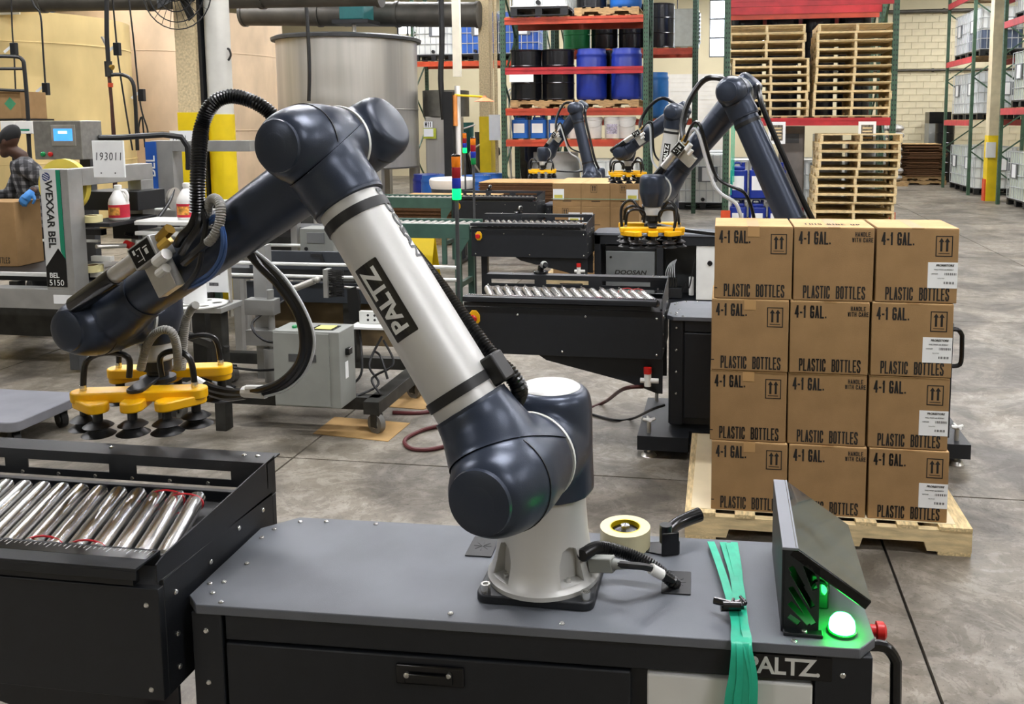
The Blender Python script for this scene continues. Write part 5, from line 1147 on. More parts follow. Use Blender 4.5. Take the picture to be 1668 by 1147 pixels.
# ------------------------------------------------------------------ pallet racks
HOLE = MB()
def upright(par, x, y, h, w=.085, d=.07):
    wb(par).box(x-w/2, x+w/2, y, y+d, 0, h).build('post', M_green, par, False)
    k = wb(par); z = .12
    while z < h-.1:
        for s in (-1, 1): k.box(x+s*.02-.008, x+s*.02+.008, y-.0015, y+.001, z, z+.03)
        z += .075
    stuff(k.build('punched_holes', M_black, par, False))
def rack(label, x0, x1, y0, dep, h, levels, group='pallet racks', guard=True, mats=None):
    t = thing('pallet_rack', label, 'rack', ((x0+x1)/2, y0+dep/2, 0), 0, group)
    for x in (x0, x1):
        for y in (y0, y0+dep-.07): upright(t, x, y, h)
        z = .2; k = 0
        while z < h-.9:
            a, b = (y0+.05, y0+dep-.05) if k % 2 else (y0+dep-.05, y0+.05)
            wb(t).bar((x, a, z), (x, b, z+.8), .03, .03, (1, 0, 0)).build('diagonal_brace', M_green, t); z += .8; k += 1
    for z, m, rear in levels:
        wb(t).box(x0+.042, x1-.042, y0-.005, y0+.045, z-.12, z).box(x0+.042, x1-.042, y0-.012, y0-.005, z-.045, z).build('beam', m, t, False)
        if rear: wb(t).box(x0+.042, x1-.042, y0+dep-.045, y0+dep, z-.12, z).build('beam', m, t, False)
    if guard:
        for x in (x0, x1): wb(t).box(x-.075, x+.075, y0-.03, y0-.01, 0, .45).build('post_guard', M_orange, t, False)
    return t
DRUM = {}
def drum(label, p, m, h=.88, r=.285, kind='steel', group='drums on the rack'):
    key = (m.name, h, r, kind)
    if key not in DRUM:
        if kind == 'steel': pr = [(r*.97, 0), (r, .01), (r, .02), (r*.965, .03), (r*.965, h*.32), (r, h*.335), (r*.965, h*.35), (r*.965, h*.66), (r, h*.675), (r*.965, h*.69), (r*.965, h-.03), (r, h-.02), (r, h), (r*.93, h), (r*.93, h-.02), (.001, h-.02)]
        else: pr = [(r*.9, 0), (r*.97, .02), (r, .06), (r, h*.8), (r*.97, h*.84), (r*1.0, h*.87), (r*1.0, h*.9), (r*.94, h*.93), (r*.94, h), (r*.85, h), (.001, h-.03)]
        DRUM[key] = MB().lathe(pr, n=24).mesh('shell', m), MB().cyl((r*.6, 0, h-.03), (r*.6, 0, h+.01), .035, n=10).mesh('bung', M_bolt)
    t = thing('drum', label, 'drum', p, 0, group); link('shell', DRUM[key][0], t); link('bung', DRUM[key][1], t); return t
IBC = {}
M_cage = mat('galvanised_tube', '#c3c7c8', .45, .3, .05)
def ibc(label, p, rz=0., liquid='#e9ece8', level=.0, liq2=None, group='caged liquid totes', w=1.0, d=1.2, h=1.0, lab=True):
    t = thing('liquid_tote', label, 'liquid tote', p, rz, group)
    if 'cage' not in IBC:
        z0 = .16; b = MB()
        for z in (z0, z0+.25, z0+.5, z0+.75, z0+h):
            b.tube([(-w/2, -d/2, z), (w/2, -d/2, z), (w/2, d/2, z), (-w/2, d/2, z), (-w/2, -d/2, z)], .011, 6)
        for x in [-w/2+w*i/7 for i in range(8)]:
            for y in (-d/2, d/2): b.cyl((x, y, z0), (x, y, z0+h), .009, n=6)
        for y in [-d/2+d*i/8 for i in range(1, 8)]:
            for x in (-w/2, w/2): b.cyl((x, y, z0), (x, y, z0+h), .009, n=6)
        IBC['cage'] = b.mesh('cage', M_cage)
        b = MB(); b.box(-w/2, w/2, -d/2, d/2, .12, .16)
        for x in (-w/2+.06, 0, w/2-.06):
            for y in (-d/2+.06, 0, d/2-.06): b.box(x-.06, x+.06, y-.06, y+.06, .02, .12)
        for y in (-d/2+.06, 0, d/2-.06): b.box(-w/2, w/2, y-.06, y+.06, 0, .02)
        IBC['base'] = b.mesh('base_pallet', M_black, False)
        IBC['tank'] = lambda m, a, c: MB().prism(rrect(-w/2+.02, w/2-.02, -d/2+.02, d/2-.02, .09), .165+a, .165+c).mesh('tank', m)
        IBC['valve'] = MB().cyl((0, -d/2+.02, .22), (0, -d/2-.05, .22), .04, n=12).mesh('valve', M_black)
        IBC['cap'] = MB().lathe([(.1, 0), (.1, .03), (.08, .04)], (0, 0, h+.15), n=20).mesh('lid', M_wplas)
        IBC['plate'] = MB().box(-.2, .2, -.004, 0, -.16, .16).mesh('plate', M_dgrey2, False); IBC['lab'] = MB().box(-.12, .12, -.006, -.004, -.14, .14).mesh('label', M_label, False)
    tm = mat('tote_'+liquid.strip('#'), liquid, .35, 0, .04, 3)
    if level and liq2:
        lm_ = mat('tote_'+liq2.strip('#'), liq2, .3, 0, .04, 3)
        link('liquid_fill', IBC['tank'](lm_, 0, level), t); link('tank', IBC['tank'](tm, level, h-.02), t)
    else: link('tank', IBC['tank'](tm, 0, h-.02), t)
    link('cage', IBC['cage'], t); link('base_pallet', IBC['base'], t); link('valve', IBC['valve'], t); link('lid', IBC['cap'], t)
    if lab:
        o = link('plate', IBC['plate'], t, loc=(.1, -d/2-.012, .75)); link('label', IBC['lab'], o)
        o = link('plate', IBC['plate'], t, loc=(-w/2-.012, .15, .75), rot=(0, 0, -PI/2)); link('label', IBC['lab'], o)
    return t
M_dgrey2 = mat('tote_plate_grey', '#6c7075', .5, .3, .05)
# rack with drums and buckets
xa, xb, ya_ = -3.87, -1.36, 15.4
rk1 = rack('green rack holding black and blue drums above white buckets', xa, xb, ya_, 1.07, 5.2, ((3.66, M_beamo, True), (2.80, M_beam, False), (2.09, M_beamo, True), (1.545, M_beamo, True)), guard=False)
MB2 = wb(rk1)
for z in (3.66, 2.09, 1.545):
    for k in range(12): x = xa+.1+k*(xb-xa-.2)/11; wb(rk1).box(x-.045, x+.045, ya_+.0, ya_+1.07, z, z+.018).build('deck_slat', M_woodo, rk1, False)
for k, x in enumerate((xa+.68, xb-.68)): pallet('weathered pallet under the %s on the drum rack' % ('black drums' if k == 0 else 'blue and black drums'), (x, ya_+.53, 2.108), 0., M_woodo, L=1.12, D=1.0)
z = 2.108+.128
for i, (x, m, kd, lb) in enumerate(((xa+.36, M_dblk, 'steel', 'leftmost front black steel drum on the rack'), (xa+.94, M_dblk, 'steel', 'second front black steel drum on the rack'), (xb-.98, M_dblue, 'plastic', 'dark blue plastic drum beside the middle gap on the rack'), (xb-.36, M_dblue, 'plastic', 'rightmost dark blue plastic drum on the rack'))):
    drum(lb, (x, ya_+.3, z), m, .88, .29 if kd == 'steel' else .27, kd)
drum('black steel drum between the two dark blue drums', (xb-.67, ya_+.80, z), M_dblk, .88, .285); drum('rear black steel drum behind the leftmost black drum', (xa+.5, ya_+.82, z), M_dblk, .88, .24)
B(rk1, 'shelf_placard', M_label, xa+.12, xa+.55, ya_-.016, ya_-.012, 2.55, 2.68, 0)
ibc('white caged tote on the top level of the drum rack', (xa+.66, ya_+.55, 3.68), 0.)
pallet('weathered pallet on the top level of the drum rack', (xb-.68, ya_+.53, 3.68), 0., M_woodo, L=1.12, D=1.0)
drum('black drum on the top level pallet of drum rack', (xb-.98, ya_+.35, 3.808), M_dblk, .88, .28); drum('light blue drum on the top level pallet of drum rack', (xb-.38, ya_+.35, 3.808), M_dblue2, .88, .28, 'plastic')
def jerry(label, p, m=None, s=1.):
    t = thing('jerrycan', label, 'jerrycan', p, 0, 'jerrycans on the rack')
    MB().prism(rrect(-.15*s, .15*s, -.13*s, .13*s, .05*s), 0, .34*s).prism(rrect(-.11*s, .11*s, -.10*s, .10*s, .04*s), .34*s, .385*s).build('can', m or M_dblue2, t, bevel=.012)
    MB().cyl((.08*s, 0, .38*s), (.08*s, 0, .43*s), .03*s, n=12).build('cap', m or M_dblue2, t); MB().tube([(-.09*s, 0, .37*s), (-.07*s, 0, .42*s), (.02*s, 0, .42*s), (.04*s, 0, .37*s)], .014*s, 8, 3).build('handle', m or M_dblue2, t)
    MB().box(-.11*s, .09*s, -.133*s, -.13*s, .1*s, .27*s).build('label', M_label, t, False); return t
def bucket(label, p, m=None, lab=False):
    t = thing('bucket', label, 'bucket', p, 0, 'buckets on the rack'); m = m or M_wplas
    MB().lathe([(.128, 0), (.134, .01), (.15, .31), (.158, .315), (.158, .335), (.15, .34)], n=26).build('pail', m, t)
    MB().lathe([(.16, .34), (.162, .355), (.15, .375), (.001, .372)], n=26).build('lid', m, t)
    MB().tube([(-.155, 0, .3), (-.12, -.11, .22), (0, -.155, .19), (.12, -.11, .22), (.155, 0, .3)], .004, 6, 5).build('bail_handle', M_steel, t)
    if lab: k = MB(); k.rings([[Vector((math.sin(a)*(.1445+.02*(z-.15)), -math.cos(a)*(.1445+.02*(z-.15)), z)) for a in [-.7+.14*i for i in range(11)]]+[Vector((math.sin(a)*.14, -math.cos(a)*.14, z)) for a in [.7-.14*i for i in range(11)]] for z in (.08, .25)]); k.build('label', mat('bucket_label', '#c9c3d6', .5, 0, .3, 40), t)
    return t
zz = 1.545+.018
for i, lb in enumerate(('leftmost blue jerrycan with white label on the bucket shelf', 'middle blue jerrycan with white label on the bucket shelf', 'blue jerrycan nearest the white buckets on the shelf')): jerry(lb, (xa+.27+i*.33, ya_+.2, zz), None, .98)
for i, (x, lb, m) in enumerate(((xa+1.27, 'white bucket nearest the blue jerrycans', None), (xa+1.6, 'second white bucket from the blue jerrycans', None), (xa+1.935, 'white bucket with printed label in middle of shelf', None), (xb-.32, 'white bucket at the far end of the shelf', None))): bucket(lb, (x-.02, ya_+.2, zz), m, i == 2)
bucket('grey bucket between two white buckets', (xa+2.1, ya_+.5, zz), M_grey)
drum('pale grey tank drum under the bucket shelf', (xa+.8, ya_+.72, 0), mat('pale_tank', '#a9a9a4', .45, .1, .06), 1.3, .44, 'plastic', 'tanks under the shelf')
ibc('caged white tote under the bucket shelf of the drum rack', (xb-.62, ya_+.62, 0), 0.)
# second rack row behind
rk2 = rack('green rack with orange beams behind the drum rack, holding more drums', -3.4, -.62, 18.0, 1.07, 5.4, ((3.30, M_beamo, True), (1.9, M_beamo, True)), guard=False)
for z in (3.30, 1.9):
    for k in range(12): x = -3.3+k*.235; wb(rk2).box(x-.045, x+.045, 18.0, 19.07, z, z+.018).build('deck_slat', M_woodo, rk2, False)
for i, (u, m, lb, kd) in enumerate(((940, mat('drum_green', '#1d7a44', .35, .1, .06), 'green steel drum with yellow band on the rear rack', 'steel'), (985, M_dblk, 'black drum beside the green drum on the rear rack', 'steel'), (1030, M_dblk, 'black drum behind the rack post, rear rack', 'steel'), (1076, M_dblk, 'black drum at the rear rack end by the heater', 'steel'))):
    p = at(u, 60, 18.35); o = drum(lb, (p.x, 18.35, 3.32), m, .88, .285, kd, 'drums on the rear rack')
    if i == 0: MB().lathe([(.286, .58), (.286, .8)], n=24, cap=False).build('yellow_band', mat('band_yellow', '#e2cf1c', .4, 0, .3, 8), o)
p = at(1068, 130, 18.3); drum('light blue plastic drum behind the drum rack post', (p.x-.02, 18.35, 1.92), mat('drum_sky', '#2a72b8', .35, 0, .06), .92, .28, 'plastic', 'drums on the rear rack')
# pallet store rack
xc, xd, yc = .02, 2.52, 14.2
rk3 = rack('green rack with red beams holding stacks of new pallets', xc, xd, yc, 1.07, 5.2, ((3.72, M_beam, True), (1.90, M_beam, True)))
for z in (1.90,):
    for k in range(10): x = xc+.12+k*(xd-xc-.24)/9; wb(rk3).box(x-.045, x+.045, yc, yc+1.07, z, z+.018).build('deck_slat', M_woodo, rk3, False)
def pallet_stack(where, x, y, z, n, leans, group):
    for k in range(n):
        nm = 'bottom' if k == 0 else 'top' if k == n-1 else NUM[k+1]+' from below'
        pallet('pine pallet %s in stack %s' % (nm, where), (x+leans(k)+random.uniform(-.012, .012), y+random.uniform(-.02, .02), z+k*.1275), PI/2+random.uniform(-.01, .01), None, group, L=1.0, D=1.16)
pallet_stack('on the red beam beside robot elbow', xc+.66, yc+.52, 1.92, 11, lambda k: -.06 if k > 6 else 0, 'pallets stacked on the rack')
pallet_stack('on the red beam beside the rack end', xd-.62, yc+.52, 1.92, 11, lambda k: .006*k, 'pallets stacked on the rack')
pallet_stack('on the floor under the red beam', xd-.62, yc-.12, 0, 13, lambda k: .01*k-.05, 'pallets stacked on the floor')
for k, (x, lb) in enumerate(((xc+.77, 'white placard with pallet picture on red beam beside the blue arm'), (xd-.38, 'white placard with pallet picture on red beam at rack end'))):
    t = thing('placard', lb, 'sign', (x, yc-.02, 1.6), 0, 'placards on the rack beam')
    MB().box(-.13, .13, -.004, .0, -.1, .24).build('sheet', M_label, t, False); MB().box(-.09, .09, -.006, -.004, -.05, .19).build('picture', mat('placard_photo', '#6d6558', .5, 0, .4, 25), t, False)
    for q in range(4): MB().box(-.07, .07, -.0075, -.006, -.02+q*.05, q*.05).build('picture_strip', M_wood, t, False)
tank_g = thing('grey_container', 'tall grey plastic container with red base under the pallet rack', 'container', (xc+1.04, yc+.6, .05))
MB().prism(rrect(-.19, .19, -.22, .22, .04), .42, 1.72).build('tank', mat('container_grey', '#75706c', .6, 0, .08), tank_g); MB().prism(rrect(-.2, .2, -.23, .23, .04), 0, .42).build('base', mat('container_red', '#7a1f26', .5, 0, .06), tank_g); MB().box(-.12, .1, -.225, -.22, 1.45, 1.6).build('label', M_dgrey, tank_g, False)
for i in range(6):
    c, r = i % 3, i//3
    t = jerry('dark blue carboy, %s column, %s row under the pallet rack' % (('first', 'second', 'third')[c], ('lower', 'upper')[r]), (xc+.2+c*.3, yc+.2, .05+r*.587), mat('carboy_blue', '#16308c', .35, 0, .05), 1.05); t['group'] = 'carboys under the pallet rack'; t.scale = (.85, 1, 1.25)
wb(rk3).box(xc+.05, xd-.05, yc+.1, yc+.98, .02, .05).build('floor_skid', M_woodo, rk3, False)
B(rk3, 'low_shelf', M_dgrey, xc+.05, xc+.95, yc+.05, yc+1.0, .617, .632, 0)
for i, c in enumerate(('#c9cdd0', '#9a9ea2')):
    t = thing('wrapped_load', 'wrapped %s load on the low shelf behind robot arm' % ('silver', 'grey', 'cream')[i], 'wrapped goods', (xc+1.62+i*.52, yc+.75, .09), 0, 'wrapped loads'); MB().prism(rrect(-.22, .22, -.2, .2, .06), 0, 1.55-.1*i).build('load', mat('wrap_'+c.strip('#'), c, .25, .1, .2, 6, .4, 12), t); MB().prism(rrect(-.24, .24, -.22, .22, .02), -.04, 0).build('skid', M_woodo, t)
hk = thing('hanging_straps', 'teal lifting straps hanging from the pallet rack post', 'strap', (xc+.06, yc-.03, 0), 0)
for k in range(3): MB().tube([(.02+k*.02, -.01, 1.9), (.015+k*.022, -.015, 1.2), (.02+k*.02, -.01, .7+.1*k)], .008, 6, 4).build('strap_strand', M_teal, hk)
# tote racks along the far side aisle
rtX = 5.95
def tote_rack(label, y0, y1, levels, h):
    t = thing('tote_rack', label, 'rack', (rtX+.6, (y0+y1)/2, 0), 0, 'tote racks')
    for y in (y0, y1):
        for x in (rtX, rtX+1.2):
            wb(t).box(x-.035, x+.035, y-.04, y+.04, 0, h).build('post', M_green, t, False)
            k = wb(t); z = .12
            while z < h-.1: k.box(x-.0365, x+.01, y-.015, y+.015, z, z+.03); z += .09
            stuff(k.build('punched_holes', M_black, t, False))
        z = .2; q = 0
        while z < h-1:
            a, b = (rtX, rtX+1.2) if q % 2 else (rtX+1.2, rtX)
            wb(t).bar((a, y, z), (b, y, z+.9), .03, .03, (0, 1, 0)).build('diagonal_brace', M_green, t); z += .9; q += 1
    for z in levels:
        if z > .1:
            for x in (rtX-.02, rtX+1.2): wb(t).box(x-.02, x+.03, y0+.04, y1-.04, z-.14, z).build('beam', M_beamp, t, False)
            for k in range(9): y = y0+.2+k*(y1-y0-.4)/8; wb(t).box(rtX, rtX+1.2, y-.04, y+.04, z, z+.015).build('deck_slat', M_woodo, t, False)
    for z in levels:
        for k in range(2):
            y = y0+.66+k*1.26
            lq = [('#eaeeea', .0, None), ('#d3dccb', .0, None), ('#e2e4e2', .45, '#5b6a85'), ('#e6eaec', 0, None)][(k+int(z*2)) % 4]
            ibc('caged tote, %s of the rack %s, %s' % ('floor level' if z < .1 else 'second level' if z < 2.5 else 'third level' if z < 4.2 else 'top level', label.split(' rack')[0], ('near end', 'far end')[k]), (rtX+.66, y, z+.016), 0., lq[0], lq[1], lq[2])
    return t
M_beamp = mat('rack_beam_pinkred', '#c4343f', .5, .05, .1, 5)
tote_rack('beyond the yellow column rack with red beams and white totes', 23.2, 25.8, (.0, 1.85, 3.4, 4.95), 5.6)
tote_rack('before the yellow column rack with red beams and filled totes', 18.15, 20.75, (.0, 2.1, 3.95), 5.6)
B(None, 'x', M_yelp, 0, .01, 0, .01, 0, .01) if False else None
co = thing('pillar_far', 'painted pillar with yellow base between the two tote racks', 'pillar', (rtX+.12, 21.7, 0)); co.name = 'yellow_base_pillar'
MB().box(-.14, .14, -.14, .14, 1.5, 6.6).build('upper_shaft', M_tan2 if 'M_tan2' in globals() else mat('pillar_cream', '#cfc3a2', .7, 0, .06), co, False); MB().box(-.15, .15, -.15, .15, 0, 1.5).build('yellow_base', M_yelp, co, False); MB().box(-.18, -.15, -.1, .1, 0, .5).build('orange_guard', M_orange, co, False); MB().box(-.2, .0, -.22, -.15, 1.0, 1.35).build('switch_box', M_white, co, False)
# goods by the far wall
pallet('weathered pallet under the scrap cardboard pile at far wall', (5.65, 27.3, 0), .05, M_woodo); pallet('upper weathered pallet under the scrap cardboard pile', (5.65, 27.3, .1285), -.03, M_woodo)
flat_stack('untidy pile of brown scrap cardboard by the block wall', 5.65, 27.3, .258, 1.05, .9, 46, .02, 'scrap', .12)
t = thing('wrapped_bags', 'stack of plastic-wrapped bags on pallet beside the scrap cardboard', 'bags', (4.55, 26.6, 0)); 
for k in range(8):
    for q in range(2): MB().sphere((-.22+.44*q+random.uniform(-.03, .03), random.uniform(-.05, .05), .22+k*.2), .3, 12, 8, (.85, 1.1, .42)).build('bag', mat('wrapped_bag', '#b9b8b4', .25, .1, .2, 6, .4, 12), t)
MB().box(-.55, .55, -.45, .45, 0, .12).build('skid', M_woodo, t, False)
t = thing('stacked_appliance', 'grey wall unit with dark control band by the block wall', 'machine', (6.45, 28.9, 0)); MB().box(-.32, .32, -.3, .3, 0, 1.75).build('cabinet_box', M_grey, t, False, .01); MB().box(-.32, .32, -.31, .3, 1.75, 2.1).build('control_band', M_black2, t, False, .01)
drum('lower black drum stacked by the grey wall unit', (6.5, 28.2, 0), M_dblk, .88, .285, 'steel', 'drums by the far wall'); drum('upper black drum stacked by the grey wall unit', (6.5, 28.2, .881), M_dblk, .88, .285, 'steel', 'drums by the far wall')
# unit heater, wall panels, far tote
t = thing('unit_heater', 'grey hanging unit heater with black louvers near the window', 'heater', (-1.1, 26, 3.95)); MB().box(-.44, .32, -.35, .6, 0, 1.05).build('casing', mat('heater_grey', '#8f9189', .5, .2, .05), t, False, .02)
for k in range(2):
    for q in range(8): MB().cbox((.33, -.15+k*.36, .14+q*.11), (.05, .32, .07), Matrix.Rotation(.5, 3, 'Y')).build('louver', M_black, t, False)
for x in (-.3, .2): MB().cyl((x, .1, 1.05), (x, .1, 2.6), .015, n=8).build('hanger_rod', M_dgrey, t)
t = thing('roller_door', 'pale ribbed roller door on the back wall below the window', 'door', (-.9, WY-.03, 0)); 
for k in range(24): MB().box(-1.0, 1.0, -.03+(.01 if k % 2 else 0), .02, .02+k*.14, .155+k*.14).build('door_slat', M_pale, t, False)
ibc('white caged tote standing on the far floor behind silver arm robot', (-.45, 19.4, 0), 0.); ibc('white caged tote on the far floor beside the window bay', (-.45, 21.2, 0), 0.)

rk5 = rack('green rack of black drums added as dark fill behind the new pallet stacks', .0, 2.6, 16.0, 1.07, 5.3, ((1.90, M_beamo, True), (3.72, M_beamo, True)), guard=False)  # rack and black drums added to darken the view between the pallets
for z in (1.90, 3.72):
    for k in range(10): x = .15+k*.255; wb(rk5).box(x-.045, x+.045, 16.0, 17.07, z, z+.018).build('deck_slat', M_woodo, rk5, False)
for r, z in enumerate((1.92, 2.805, 3.74)):
    for c in range(4): drum('%s drum, %s tier, %s from the window side, behind the pallet stacks' % ('black' if r < 2 else 'blue', ('lower', 'middle', 'upper')[r], NUM[c+1]), (.36+c*.62, 16.45, z), M_dblk if r < 2 else M_dblue2, .88, .29, 'steel', 'drums behind the pallet stacks')
ibc('white caged tote on the floor behind the dark blue carboys', (.62, 16.65, 0), 0.); ibc('white caged tote on the floor behind the pallet stack', (1.9, 16.65, 0), 0.)
# ------------------------------------------------------------------ columns, tanks, ducts and pipework
co = thing('building_column', 'tan concrete column with white pipe and yellow painted base beside robot elbow', 'column', (-5.35, 8.7, 0))
wb(co).box(-5.585, -5.36, 8.5, 8.9, 1.97, 6.6).build('shaft', M_tan, co, False); wb(co).box(-5.595, -5.35, 8.49, 8.91, 0, 1.97).build('yellow_wrap', M_yelp, co, False)
wb(co).box(-5.36, -5.325, 8.55, 8.85, .0, 6.6).build('painted_shadow_strip', M_black, co, False)  # solid black strip painting the shade between column and pipe
wb(co).cyl((-5.2, 8.65, 1.93), (-5.2, 8.65, 6.6), .125, n=28).build('white_downpipe', mat('pipe_offwhite', '#c9c8c0', .5, 0, .05, 3), co); wb(co).cyl((-5.2, 8.65, 0), (-5.2, 8.65, 1.95), .132, n=28).build('yellow_pipe_sleeve', M_yelp, co)
wb(co).tube([(-5.06, 8.6, 2.62), (-5.03, 8.58, 2.6), (-5.02, 8.58, 2.55), (-5.05, 8.58, 2.5)], .012, 6, 3).build('hook', M_mach, co)
c2 = thing('building_column', 'tan column with yellow base and conduit left of the drum rack', 'column', tuple(at(790, 250, 17.2))); c2.location.z = 0
a = at(780, 100, 17.2); b = at(797, 100, 17.2); zy = at(790, 190, 17.2).z
wb(c2).box(a.x, b.x, 17.2, 17.5, zy, 6.6).build('shaft', M_tan, c2, False); wb(c2).box(a.x-.01, b.x+.01, 17.19, 17.51, 0, zy).build('yellow_wrap', M_yelp, c2, False); wb(c2).cyl((b.x+.1, 17.3, 0), (b.x+.1, 17.3, 6.6), .035, n=10).build('conduit', M_tan, c2); wb(c2).box(b.x, b.x+.22, 17.1, 17.15, 1.5, 2.0).build('clipboard', M_label, c2, False)
def tank(label, x, y, r, z0, z1, m, rim=True, n=56, seams=(), legs=0, group='storage tanks'):
    t = thing('storage_tank', label, 'tank', (x, y, 0), 0, group)
    MB().lathe([(.01, z0), (r-.03, z0), (r, z0+.03), (r, z1), (r-.02, z1), (r-.02, z1-.02), (.01, z1-.02)], n=n).build('shell', m, t)
    if rim: MB().lathe([(r-.02, z1-.05), (r+.08, z1-.05), (r+.09, z1), (r+.02, z1+.03), (r-.02, z1+.03)], n=n).build('rim', M_dgrey, t)
    for z in seams: MB().lathe([(r-.01, z-.012), (r+.008, z-.012), (r+.012, z), (r+.008, z+.012), (r-.01, z+.012)], n=n).build('seam_band', m, t)
    for k in range(legs): a = 2*PI*k/legs+.3; MB().box(-.08, .08, -.08, .08, 0, z0+.1).build('leg', m, t, False).location = (math.cos(a)*(r-.1), math.sin(a)*(r-.1), 0)
    return t
M_tk1 = mat('fibreglass_yellow', '#e3c98a', .55, 0, .1, 1.2, stretch=(1, 1, .35)); M_tk2 = mat('fibreglass_cream', '#d6bd9d', .6, 0, .1, 1.5, stretch=(1, 1, .5))
M_tks = mat('tank_stainless', '#b9b6ae', .4, .55, .12, 2.2, stretch=(1.5, 1.5, .06))
tk1 = tank('large yellowed fibreglass tank behind the control panel', -12.84, 14.5, 2.0, 0, 3.7, M_tk1, False, seams=(3.2, 1.2))
tk2 = tank('large pinkish cream fibreglass tank behind the yellow column', -12.6, 19.1, 2.4, 0, 4.2, M_tk2, False, seams=(3.35, 1.7))
tk3 = tank('wide stainless steel tank behind the robot elbow', -7.13, 16.3, 1.3, 1.0, 3.42, M_tks, True, seams=(2.1,), legs=6)
for x, y, zz, lb in ((-11.6, 13.1, 3.7, 'angled white lid flap on the yellowed tank rim'), (-12.9, 12.75, 3.7, 'second white lid flap on the yellowed tank rim'), (-10.9, 17.6, 4.2, 'lid flap on the cream tank rim')):
    tag(MB().box(x-.45, x+.45, y-.2, y+.2, zz+.06, zz+.09).cbox((x, y-.2, zz), (.9, .03, .2)).build('tank_lid_flap', mat('lid_offwhite', '#cfc7b0', .6, 0, .05), None, False), lb, 'lid flap')
for k, (u, lb) in enumerate(((84, 'first blue drum on the mezzanine above the yellowed tank'), (128, 'second blue drum on the mezzanine above the yellowed tank'), (172, 'third blue drum on the mezzanine above the yellowed tank'))):
    p = at(u, 12, 20.5); drum(lb, (p.x, 20.5, 4.3), M_dblue2, .88, .29, 'plastic', 'mezzanine drums')
mz = thing('mezzanine', 'dark mezzanine platform behind the fibreglass tanks', 'platform', (-17.0, 20.8, 0)); wb(mz).box(-18.8, -15.2, 20.0, 21.6, 4.15, 4.3).build('deck', M_dgrey, mz, False)
for x in (-18.6, -15.35): wb(mz).box(x-.08, x+.08, 20.05, 20.2, 0, 4.15).build('leg', M_dgrey, mz, False)
wb(mz).cyl((-18.8, 20.05, 5.2), (-15.2, 20.05, 5.2), .025, n=8).build('hand_rail', M_dgrey, mz)
# mixer drive on the steel tank
mx = thing('tank_mixer', 'teal mixer drive standing on the stainless tank', 'mixer', (-6.9, 16.1, 3.2)); MB().box(-.18, .3, -.25, .25, .55, .95).build('gearbox', mat('mixer_teal', '#1f6a6c', .45, .1, .06), mx, False, .02); MB().cyl((.06, 0, .95), (.06, 0, 1.9), .17, n=18).build('motor', MATS['mixer_teal'], mx); MB().box(-.3, .4, -.3, .3, .48, .55).build('mount_plate', M_black, mx, False); MB().cyl((.0, 0, -.5), (0, 0, .5), .04, n=10).build('shaft', M_steel, mx)
# big round ducts under the ceiling
def duct(label, p, q, r, m=None):
    t = thing('ventilation_duct', label, 'duct', tuple((Vector(p)+Vector(q))/2), 0, 'round ducts'); c = (Vector(p)+Vector(q))/2
    m = m or mat('duct_dark', '#55524c', .5, .4, .12, 3)
    MB().cyl(Vector(p)-c, Vector(q)-c, r, n=28).build('pipe', m, t)
    L = (Vector(q)-Vector(p)); n = max(2, int(L.length/1.5))
    for k in range(n+1): MB().lathe([(r*.95, -.03), (r+.02, -.03), (r+.02, .03), (r*.95, .03)], Vector(p)-c+L*k/n, L, 28).build('joint_band', m, t)
    for k in range(n if r > .1 else 0): o = Vector(p)-c+L*(k+.5)/n; MB().cyl(o+Vector((0, 0, r)), o+Vector((0, 0, 6.28-c.z-o.z)), .012, n=6).build('hanger', M_dgrey, t)
    return t
duct('dark round duct above the stainless tank', (-9.6, 17.0, 4.05), (-4.75, 17.0, 3.92), .24); duct('black round duct nearest the ceiling edge over the tanks', (-13, 11.6, 3.62), (-4.6, 11.6, 3.55), .14)
duct('thin dark pipe crossing above the racks', (-5, 20.5, 4.95), (6, 20.5, 4.95), .05); duct('thin conduit run on the block wall', (3.2, WY-.1, 3.4), (9.5, WY-.1, 3.4), .035); duct('upper dark pipe on the block wall', (3.2, WY-.15, 5.2), (10, WY-.15, 5.2), .06)
# drop pipes, cords and valves at the upper left
dp = thing('drop_pipe', 'rusty vertical drop pipe with side branch before the yellowed tank', 'pipe', (-7.0, 9.0, 0))
P9 = lambda u, v, y=9.0: at(u, v, y)-Vector((-7.0, 9.0, 0))
MB().tube([P9(173, -60), P9(174, 60), P9(178, 125)], .024, 10).build('riser', M_black, dp); MB().tube([P9(178, 125), P9(182, 170), P9(186, 230), P9(188, 330)], [.02, .018, .024, .024], 10).build('hose_drop', mat('rust_pipe', '#4a2e24', .6, .2, .2), dp)
MB().cyl(P9(176, 100), P9(178, 125), .04, n=12).build('valve_body', M_mach, dp); MB().cyl(P9(176, 108), P9(184, 110), .03, n=10).build('brass_valve', MATS['brass'], dp); MB().tube([P9(178, 122), P9(200, 122), P9(215, 132), P9(220, 160), P9(224, 245)], .02, 8, 5).build('branch', M_black, dp); MB().bar(P9(166, 60), P9(176, 80), .02, .02).build('valve_lever', M_steel, dp); MB().cyl(P9(180, 135), P9(180, 142), .028, n=10).build('orange_ring', M_orange, dp)
def cord(label, pts, y, r=.008, box=None):
    o = at(pts[0][0], pts[0][1], y); t = thing('pendant_cable', label, 'cord', tuple(o), 0, 'hanging cords'); MB().tube([at(u, v, y)-o for u, v in pts], r, 6, 4).build('cable', M_rubber, t)
    if box: c = at(box[0], box[1], y)-o; MB().cbox(c, (.07, .05, .14)).build('pendant_switch', M_black, t, False, .006); MB().cbox(c-Vector((.08, 0, 0)), (.12, .004, .03), Matrix.Rotation(-.6, 3, 'Y')).build('tag', M_label, t, False)
    return t
